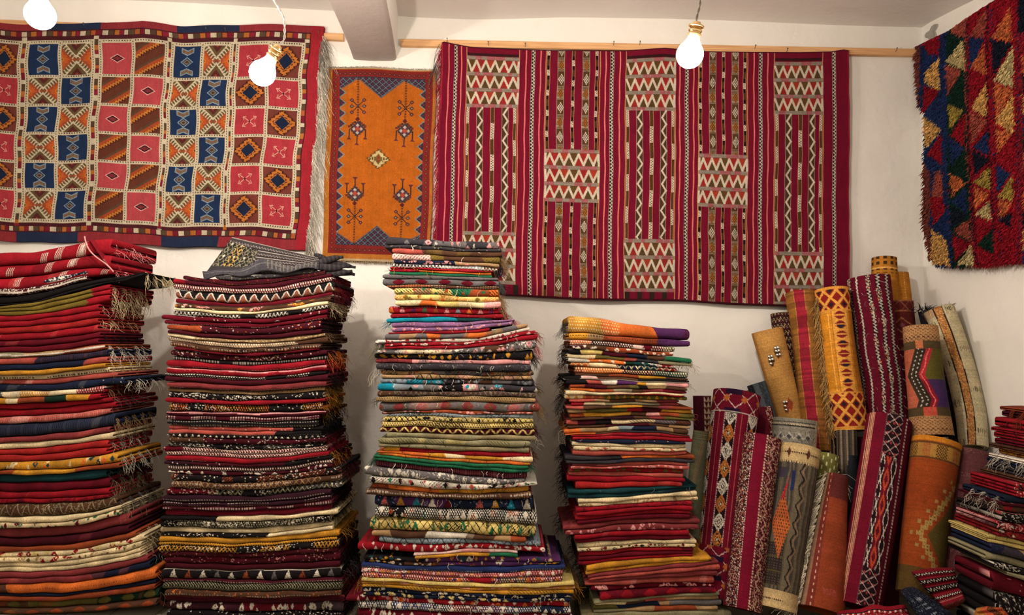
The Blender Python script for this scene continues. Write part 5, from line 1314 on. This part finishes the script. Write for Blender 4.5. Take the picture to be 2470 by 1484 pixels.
roll('tall crimson rolled rug with chains of white and orange diamonds', [(1776, 950), (1762, 1060), (1742, 1240), (1722, 1440)], (3.74, 3.52), (56, 50), p_left, turns=1.7, seed=23, inner='M', sag=.02)
def p_band(u, ph, v, L, R, g):
    c = base(u.shape, (146, 14, 48)); a = ph * R
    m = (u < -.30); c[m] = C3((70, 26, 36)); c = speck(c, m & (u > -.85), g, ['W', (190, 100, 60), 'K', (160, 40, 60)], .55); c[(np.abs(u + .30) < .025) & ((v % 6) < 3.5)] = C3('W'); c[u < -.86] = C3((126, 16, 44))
    m = (u > .32); c[m] = C3((96, 20, 38)); c = speck(c, m, g, [(200, 120, 110), (150, 40, 50), 'K', 'C'], .42); c[(np.abs(u - .33) < .03) & ((v % 7) < 4)] = C3((220, 190, 170)); z = m & (np.abs(u - .62 - .09 * tri(v / 26.)) < .03); c[z] = C3((206, 150, 140)); return c
roll('crimson rolled rug with two speckled bands beside the grey kilim roll', [(1834, 1056), (1818, 1180), (1804, 1330), (1789, 1470)], (3.62, 3.4), (49, 46), p_band, turns=1.7, seed=24, inner='D', sag=.02)
def p_grey(u, ph, v, L, R, g):
    a = ph * R; c = base(u.shape, (112, 100, 84)); k = hnoise(a * 1.0 + np.sin(v / 13.) * 1.5, 31, 4.); c[k > .6] = C3((84, 76, 72)); c[k < .25] = C3((136, 122, 98))
    c[(u > .45) & (k > .5)] = C3((90, 84, 74)); z = np.abs(u - .30 - .10 * tri(v / 42.) - .02 * np.sin(v / 4.)) < .035; c[z] = C3((44, 34, 34)); z = np.abs(u - .42 - .10 * tri(v / 42.)) < .03; c[z] = C3((170, 130, 96))
    dm = (np.abs(u + .30 - (v - 250) / 900.) / .46 + np.abs(v - 195) / 84.) < 1; c[dm] = C3((206, 100, 48)); c[dm & ((v % 8) < 4) & (((a + np.floor(v / 8) * 3) % 6) < 2.6)] = C3((84, 60, 40))
    c[(np.abs(u + .38 + (v - 110) / 300.) < .09 * (v - 78) / 60.) & (v > 78) & (v < 135)] = C3((196, 44, 52)); c[(np.abs(u + .1) < .09) & (v > 66) & (v < 112)] = C3((44, 52, 110)); c[(np.abs(u + .62) < .2) & (v > 60) & (v < 84)] = C3((80, 70, 90))
    lo = (u < .0 + (v - 300) * -.002) & (v > 240) & (v < L - 52) & ~dm & (u < -.05); c[lo] = C3((62, 50, 46)); c[lo & ((v % 6) < 2) & ((a % 7) < 3)] = C3((120, 106, 100)); c[lo & ((v % 34) < 3)] = C3((104, 96, 50))
    e = (v < 44 + 3 * np.sin(a)) | (v > L - 42); c[e] = C3((216, 184, 128)); mk = e & (np.abs(v - 22) < 2.2) & ((a % 5) < 3); c[mk] = C3((70, 44, 40)); mk = (v > L - 42) & (np.abs(v - L + 20) < 2.5) & ((a % 5) < 3) & (u < .3); c[mk] = C3((70, 44, 40))
    for q in (-.45, .45): c[(np.abs(u - q) / .10 + np.abs(v - 22) / 13.) < 1] = C3((110, 60, 46))
    return c
roll('grey kilim rolled up with an orange dotted lozenge and sandy ends', [(1928, 1080), (1912, 1200), (1890, 1340), (1873, 1470)], (3.58, 3.38), (49, 45), p_grey, turns=1.6, seed=25, inner='J', sag=.015)
def p_olive(u, ph, v, L, R, g):
    a = ph * R; c = base(u.shape, (142, 140, 66)); c[((v + np.floor(a / 10) * 9) % 22 < 9) & ((a % 10) < 2.4)] = C3((222, 220, 170)); lo = v > 118; c[lo] = C3((214, 196, 146)); c[lo & ((v % 9) < 4) & ((a % 8) < 2.6)] = C3((96, 88, 60)); c[(v > 262)] = C3((150, 52, 48)); return c
roll('olive rolled rug with white dashes turning cream lower down', [(1996, 1098), (1978, 1200), (1958, 1320), (1938, 1455)], (3.66, 3.48), (29, 30), p_olive, turns=1.6, seed=26, inner='L')
def p_terra(u, ph, v, L, R, g):
    c = base(u.shape, (172, 72, 38)); c[u < -.28] = C3((150, 56, 46)); c[(np.abs(u + .42) < .03) & ((v % 16) < 7)] = C3((220, 170, 140)); c[(u < -.62)] = C3((182, 136, 108)); c[u < -.88] = C3((222, 206, 180)); c[(v < 60) & (u > -.3)] = C3((120, 48, 44)); c = speck(c, (v > L - 50) & (v < L - 36) & (u > 0) & (u < .6), g, ['S'], .5); return c
o, inf = roll('terracotta rolled rug edged with long white fringe', [(2018, 1148), (2004, 1250), (1990, 1370), (1978, 1474)], (3.56, 3.36), (27, 56), p_terra, turns=1.6, seed=27, inner='U', sag=.015)
fm = MB(); n = 480; idx = np.sort(rng.integers(3, len(inf['A']) - 2, n)); ck = np.round(idx / 9) * 9; idx = np.clip((idx * .5 + ck * .5).astype(int), 0, len(inf['A']) - 1)
roots = inf['A'][idx] - inf['side'][idx] * (inf['R'][idx] * .80)[:, None] - inf['view'][idx] * (inf['R'][idx] * .60)[:, None]
strands(fm, roots, np.stack([-rng.uniform(.5, 1.1, n), -rng.uniform(-.0, .35, n), -rng.uniform(.0, .7, n)], 1), .105, .06, C3((232, 222, 200)), rng, r=.0024, seg=7, wav=.01)
n = 40; strands(fm, inf['A'][2] + rng.normal(0, .012, (n, 3)), np.stack([rng.uniform(-.3, .9, n), -rng.uniform(0, .5, n), rng.uniform(-.2, .8, n)], 1), .07, .085, C3((224, 214, 190)), rng, r=.0019, seg=8, wav=.01)
fm.build('fringe', YARN, o)
def p_front(u, ph, v, L, R, g):
    a = ph * R; w = u; c = base(u.shape, (140, 16, 46)); c[(w > -.84) & (w < -.58)] = C3((222, 160, 126)); 
    for e in (-.78, -.71, -.64): c[np.abs(w - e) < .014] = C3((150, 40, 60))
    m = (w > -.06) & (w < .62); c[m] = C3((46, 24, 32)); x = np.abs(w - .28) / .34; mid = m & (v > 100) & (v < L - 90)
    y = np.abs((v % 62) - 31) / 31; c[mid & (x < .42)] = C3((132, 18, 46)); k = mid & (x < .36) & (np.abs(x * 2.2 + y - .75) < .24); c[k] = C3((214, 76, 46)); z = mid & (x > .42) & (np.abs(np.abs(x - .72) * 3 - y) < .16) ; c[z] = C3('W')
    c[mid & (x > .42) & (np.abs(y - .5) < .04)] = C3((120, 30, 50)); t = m & ~mid; c[t & lat(a, v, 24, 2.2)] = C3((216, 180, 176)); c[t & (((v + 6) % 24) < 5) & ((a % 12) < 4)] = C3((196, 60, 60)); c[(np.abs(w + .06) < .018) & ((v % 5) < 3)] = C3('E')
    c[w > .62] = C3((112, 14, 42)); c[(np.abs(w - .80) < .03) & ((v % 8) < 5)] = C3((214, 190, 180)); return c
roll('nearest crimson rolled rug with a peach ribbed stripe and black star band', [(2143, 1012), (2122, 1150), (2095, 1310), (2068, 1466)], (3.6, 3.34), (51, 53), p_front, turns=1.7, seed=28, inner='D', sag=.015)
roll('dull burgundy rolled rug just behind the nearest peach-striped one', [(2168, 1040), (2150, 1200), (2140, 1330), (2132, 1470)], (3.72, 3.5), (30, 32), r_plain((104, 22, 42)), seed=29, inner='M')
def p_step(u, ph, v, L, R, g):
    a = ph * R; c = base(u.shape, (188, 84, 30)); c *= (1 - .25 * hnoise(v, 77, 45)[..., None] * np.array([.3, .6, .5])); c[v < 12] = C3((222, 136, 32)); b = (v > 14) & (v < 54); c[b] = C3((196, 142, 62))
    q = b & ((np.abs((a % 36) - 18) < 13)) & ((np.floor(a / 3) + np.floor(v / 3.4)) % 2 == 0) & (np.floor(a / 36) % 2 == 0); c[q] = C3((96, 62, 34)); q = b & (np.abs((a % 36) - 18) < 9) & (np.floor(a / 36) % 2 == 1) & ((v + a) % 5 < 2); c[q] = C3((186, 72, 44)); c[(np.abs(v - 16) < 1.2) | (np.abs(v - 52) < 1.2)] = C3((120, 80, 40))
    cy = 232; qa = np.floor(a / 8) * 8; d = np.abs(v - cy) - (qa + 10) * 1.7 ; s = (np.abs(np.floor(d / 8) * 8) < 9) & (qa > -18) & (v > 100) & (v < 360); c[s] = C3((196, 158, 84)); c[s & (np.abs((a % 8) - 4) < 1.3) & (np.abs((v % 8) - 4) < 1.3)] = C3((120, 76, 40))
    s2 = (np.abs(np.floor((d - 34) / 8) * 8) < 5) & ((np.floor(a / 8) % 2) == 0) & (qa > -40) & (v > 90) & (v < 370); c[s2] = C3((186, 150, 84)); ins = (np.abs(v - cy) < (a - 8) * 1.6) ; c[ins & (a > 8) & ~s] = C3((122, 104, 44)); c[v > L - 62] = C3((120, 90, 40)); return c
roll('big burnt-orange rolled rug with a golden stepped motif and meander border', [(2256, 1066), (2240, 1180), (2226, 1300), (2212, 1436)], (3.5, 3.32), (56, 52), p_step, turns=2.0, th=.012, seed=30, inner=(90, 48, 26), edge=(220, 140, 40), sag=.01, lap=175, mat=PILE)
def p_mauve(u, ph, v, L, R, g): c = base(u.shape, (122, 66, 70)); c[(u < -.4) & (u > -.9) & (v % 90 < 16)] = C3((140, 88, 90)); c = speck(c, (v % 60 < 10), g, [(160, 110, 104)], .2); return c
roll('mauve-brown rolled rug standing open beside the burnt-orange one', [(2352, 1092), (2330, 1220), (2312, 1330), (2298, 1440)], (3.46, 3.32), (43, 42), p_mauve, turns=1.5, th=.012, seed=31, inner=(62, 36, 36), edge=(140, 84, 84), sag=.01, lap=175)

# ---------------------------------------------------------------- things lying on the floor in the corner, the peaked rug on the second stack
def slab(name, c4, deps, thick, paint, mat, label, parent=None, bulge=.02, nu=160, nv=90, cat='rug', group=None, wav=0, ridges=0, rnd=0):
    """c4 px corners TL, TR, BR, BL and their depths"""
    u, v = np.meshgrid(np.linspace(0, 1, nu), np.linspace(0, 1, nv), indexing='ij')
    w = [(1 - u) * (1 - v), u * (1 - v), u * v, (1 - u) * v]
    px = sum(w[k] * c4[k][0] for k in range(4)); py = sum(w[k] * c4[k][1] for k in range(4)); d = sum(w[k] * deps[k] for k in range(4))
    if wav: py = py + wav * np.sin(u * 9) * (1 - v) + wav * .5 * np.sin(u * 17 + 2)
    if rnd:
        cxx, cyy = px.mean(), py.mean(); k = 1 - rnd * (np.abs(2 * u - 1) * np.abs(2 * v - 1)) ** 2; px = cxx + (px - cxx) * k; py = cyy + (py - cyy) * k
    e = np.minimum(np.minimum(u, 1 - u) * 9, np.minimum(v, 1 - v) * 5).clip(0, 1); h = np.sqrt(1 - (1 - e) ** 2)
    rg = .016 * np.abs(np.sin(v * math.pi * ridges)) if ridges else 0
    g = P(px, py, d - bulge * h - rg * h); b = P(px, py, d + thick)
    rng = np.random.default_rng(len(name) + nu); c = paint(u, v, rng); c = np.clip(c * (1 + .1 * (rng.random(c.shape[:2] + (1,)) - .5)), 0, 1)
    m = MB(); m.grid(g, c)
    per = lambda q: np.concatenate([q[:, 0], q[-1, 1:], q[-2::-1, -1], q[0, -2:0:-1]])
    m.grid(np.stack([per(g), per(b)]), np.stack([per(c), per(c)]), closed_v=True); m.f.append(np.arange(m.n - len(per(b)), m.n))
    o = m.build(name, mat, parent)
    if parent is None: tag(o, label, cat, group)
    return o
pk = [o for o in bpy.data.objects if o.get('label', '').startswith('charcoal striped peaked')][0]
pk['label'] = 'charcoal striped rug with a raised peak, topping the grey-peaked stack'
def p_peak(u, v, g):
    c = base(u.shape, (72, 64, 66)); a = u * 250; b = v * 75; st = (b + 0 * a) % 15
    c[(st < 1.8)] = C3((176, 166, 158)); c[(st > 6) & (st < 11) & (np.abs(st - 8.5 - 2 * tri(a / 8.)) < .9)] = C3((160, 152, 146)); c[(st > 11.5) & (st < 14)] = C3((52, 40, 44))
    m = (u < .36) & (v > .10 + .3 * u); c[m] = C3((44, 44, 42)); q = m & ((((a + b) % 13) < 1.5) | (((a - b) % 13) < 1.5) | (np.abs(((a % 18) - 9) ** 2 + ((b % 16) - 8) ** 2 - 22) < 9)); c[q] = C3((150, 142, 114)); d = m & ((np.abs((a % 26) - 13) + np.abs((b % 24) - 12)) < 3.2); c[d] = C3((206, 198, 180)); c[m & (hnoise(a, 3, 20) > .6) & q] = C3((196, 160, 84)); m2 = (u < .5) & (v > .75); c[m2] = C3((66, 62, 68)); return c
slab('raised_flap', [(560, 572), (768, 622), (764, 662), (492, 664)], (3.62, 3.5, 3.44, 3.44), .035, p_peak, WEAVE, None, parent=pk, bulge=.008, nu=230, nv=80)
def p_fold(u, v, g): c = base(u.shape, (84, 82, 92)); c[(np.abs(v - .3) < .06)] = C3((126, 122, 124)); c[(u > .55) & (((u * 260) % 9) < 3) & (v < .7)] = C3((140, 132, 116)); return speck(c, u > -1, g, ['E', 'F'], .12)
slab('front_hem', [(488, 650), (770, 628), (768, 650), (492, 672)], (3.43, 3.42, 3.42, 3.43), .25, p_fold, WEAVE, None, parent=pk, bulge=.02, nu=170, nv=20, wav=9)
for k, (a, b, c, r) in enumerate(((750, 640, 835, 10), (752, 652, 850, 9), (755, 630, 828, 9), (780, 662, 856, 9), (770, 645, 858, 8), (758, 622, 806, 8))):
    m = MB(); q = np.linspace(0, 1, 24); pts = P(a + (c - a) * q, b + 8 * np.sin(q * 2.6 + k) + (6 if k % 2 else -2) * q, 3.44 + .05 * q + .015 * k); rr = r * 3.44 / FPX * np.sin(np.clip(q * 1.08, .0, 1) * math.pi).clip(.12, 1) ** .4
    cc = np.zeros((24, 14, 3)) + C3((58, 54, 60)); cc[::3] = C3((84, 78, 82)); m.tube(pts, rr, cc, 14); m.build('bundled_end', WOOL, pk)
# red blanket's turned mouth
rb = [o for o in bpy.data.objects if o.get('label', '').startswith('thick bright red blanket')][0]
def p_mouth(u, v, g): c = base(u.shape, (150, 18, 34)); c = speck(c, v > .7, g, ['c'], .25); return c
slab('turned_hem', [(210, 574), (258, 592), (290, 646), (262, 646)], (3.40, 3.46, 3.55, 3.41), .06, p_mouth, PILE, None, parent=rb, bulge=.012, rnd=.1, nu=70, nv=50)
m = MB(); q = smooth_path(P([204, 207, 216, 236, 258, 274], [570, 588, 606, 624, 638, 656], 3.385), 40); m.tube(q, .0034, C3((214, 150, 146)), 8); m.build('piping', YARN, rb)
fm = MB(); rng = np.random.default_rng(77); n = 120; tq = rng.random(n); roots = P(235 + 48 * tq, 588 + 58 * tq, 3.5) ; strands(fm, roots, np.stack([rng.uniform(.4, 1, n), rng.uniform(-.3, .2, n), rng.uniform(-.2, .8, n)], 1), .035, .02, C3((206, 60, 70)), rng, r=.0018, seg=5); fm.build('fringe', YARN, rb)

def p_bag(u, v, g):
    c = base(u.shape, (156, 22, 40)); b = v * 66; a = u * 150
    for e, w, k in ((8, 2, 0), (20, 3.4, 1), (33, 4.2, 2), (46, 2, 0), (52, 1.4, 3)):
        m = np.abs(b - e) < w; c[m] = C3((36, 20, 26)); z = np.abs(b - e - w * .5 * np.sin(a / 2.)) < 1.0
        c[z & ((a % 9) < 6)] = C3('W')
        if k == 3: c[m] = C3((224, 120, 124))
    m = b > 58; c[m] = C3((150, 44, 48)); return speck(c, m, g, [(206, 130, 120), (120, 20, 30)], .4)
slab('folded_rug', [(2192, 1376), (2300, 1366), (2334, 1452), (2280, 1476)], (3.14, 3.24, 3.04, 3.02), .2, p_bag, WOOL, 'crimson rug with slanting white-dashed stripes slumped on the floor by the corner stack', bulge=.07, rnd=.07, ridges=5, nu=150, nv=120, group='rugs slumped on the floor')
def p_navy(u, v, g): c = base(u.shape, (24, 30, 54)); r = hnoise(u * 150, 3, 4) * hnoise(v * 80 + 30, 9, 4); c[r > .62] = C3((150, 160, 176)); return speck(c, u > -1, g, ['K', 'N', 'I'], .09)
slab('folded_rug', [(2166, 1424), (2204, 1412), (2310, 1490), (2240, 1520)], (3.0, 3.06, 2.92, 2.88), .2, p_navy, WOOL, 'navy rug with pale flecks heaped at the foot of the orange roll', bulge=.07, rnd=.10, ridges=2, nu=120, nv=80, group='rugs slumped on the floor')
def p_redl(u, v, g): c = base(u.shape, (176, 18, 40)); b = v * 40; a = u * 190; m = b > 12; c[m & (((a % 14) < 5) & ((b % 12) < 5))] = C3((232, 200, 190)); c[(b > 9) & (b < 12)] = C3('K'); return speck(c, m, g, ['W', 'K', (196, 90, 50)], .14)
slab('folded_rug', [(2020, 1472), (2186, 1456), (2200, 1500), (2010, 1508)], (3.1, 3.06, 2.96, 3.0), .2, p_redl, WOOL, 'bright red dotted rug lying lowest on the floor before the rolls', bulge=.05, rnd=.05, ridges=2, wav=3, nu=160, nv=50, group='rugs slumped on the floor')
def p_orr(u, v, g): c = stripes(u + .1 * np.sin(v * 9), [.3, .5, .75], [(206, 130, 50), (220, 90, 60), (120, 60, 36), (206, 90, 50)]); return speck(c, u > -1, g, ['K', 'Y'], .12)
slab('folded_rug', [(2352, 1466), (2420, 1458), (2440, 1500), (2346, 1510)], (2.88, 2.88, 2.82, 2.82), .2, p_orr, WOOL, 'orange and brown streaked rug end at the foot of the corner stack', bulge=.05, rnd=.08, ridges=3, nu=90, nv=60, group='rugs slumped on the floor')
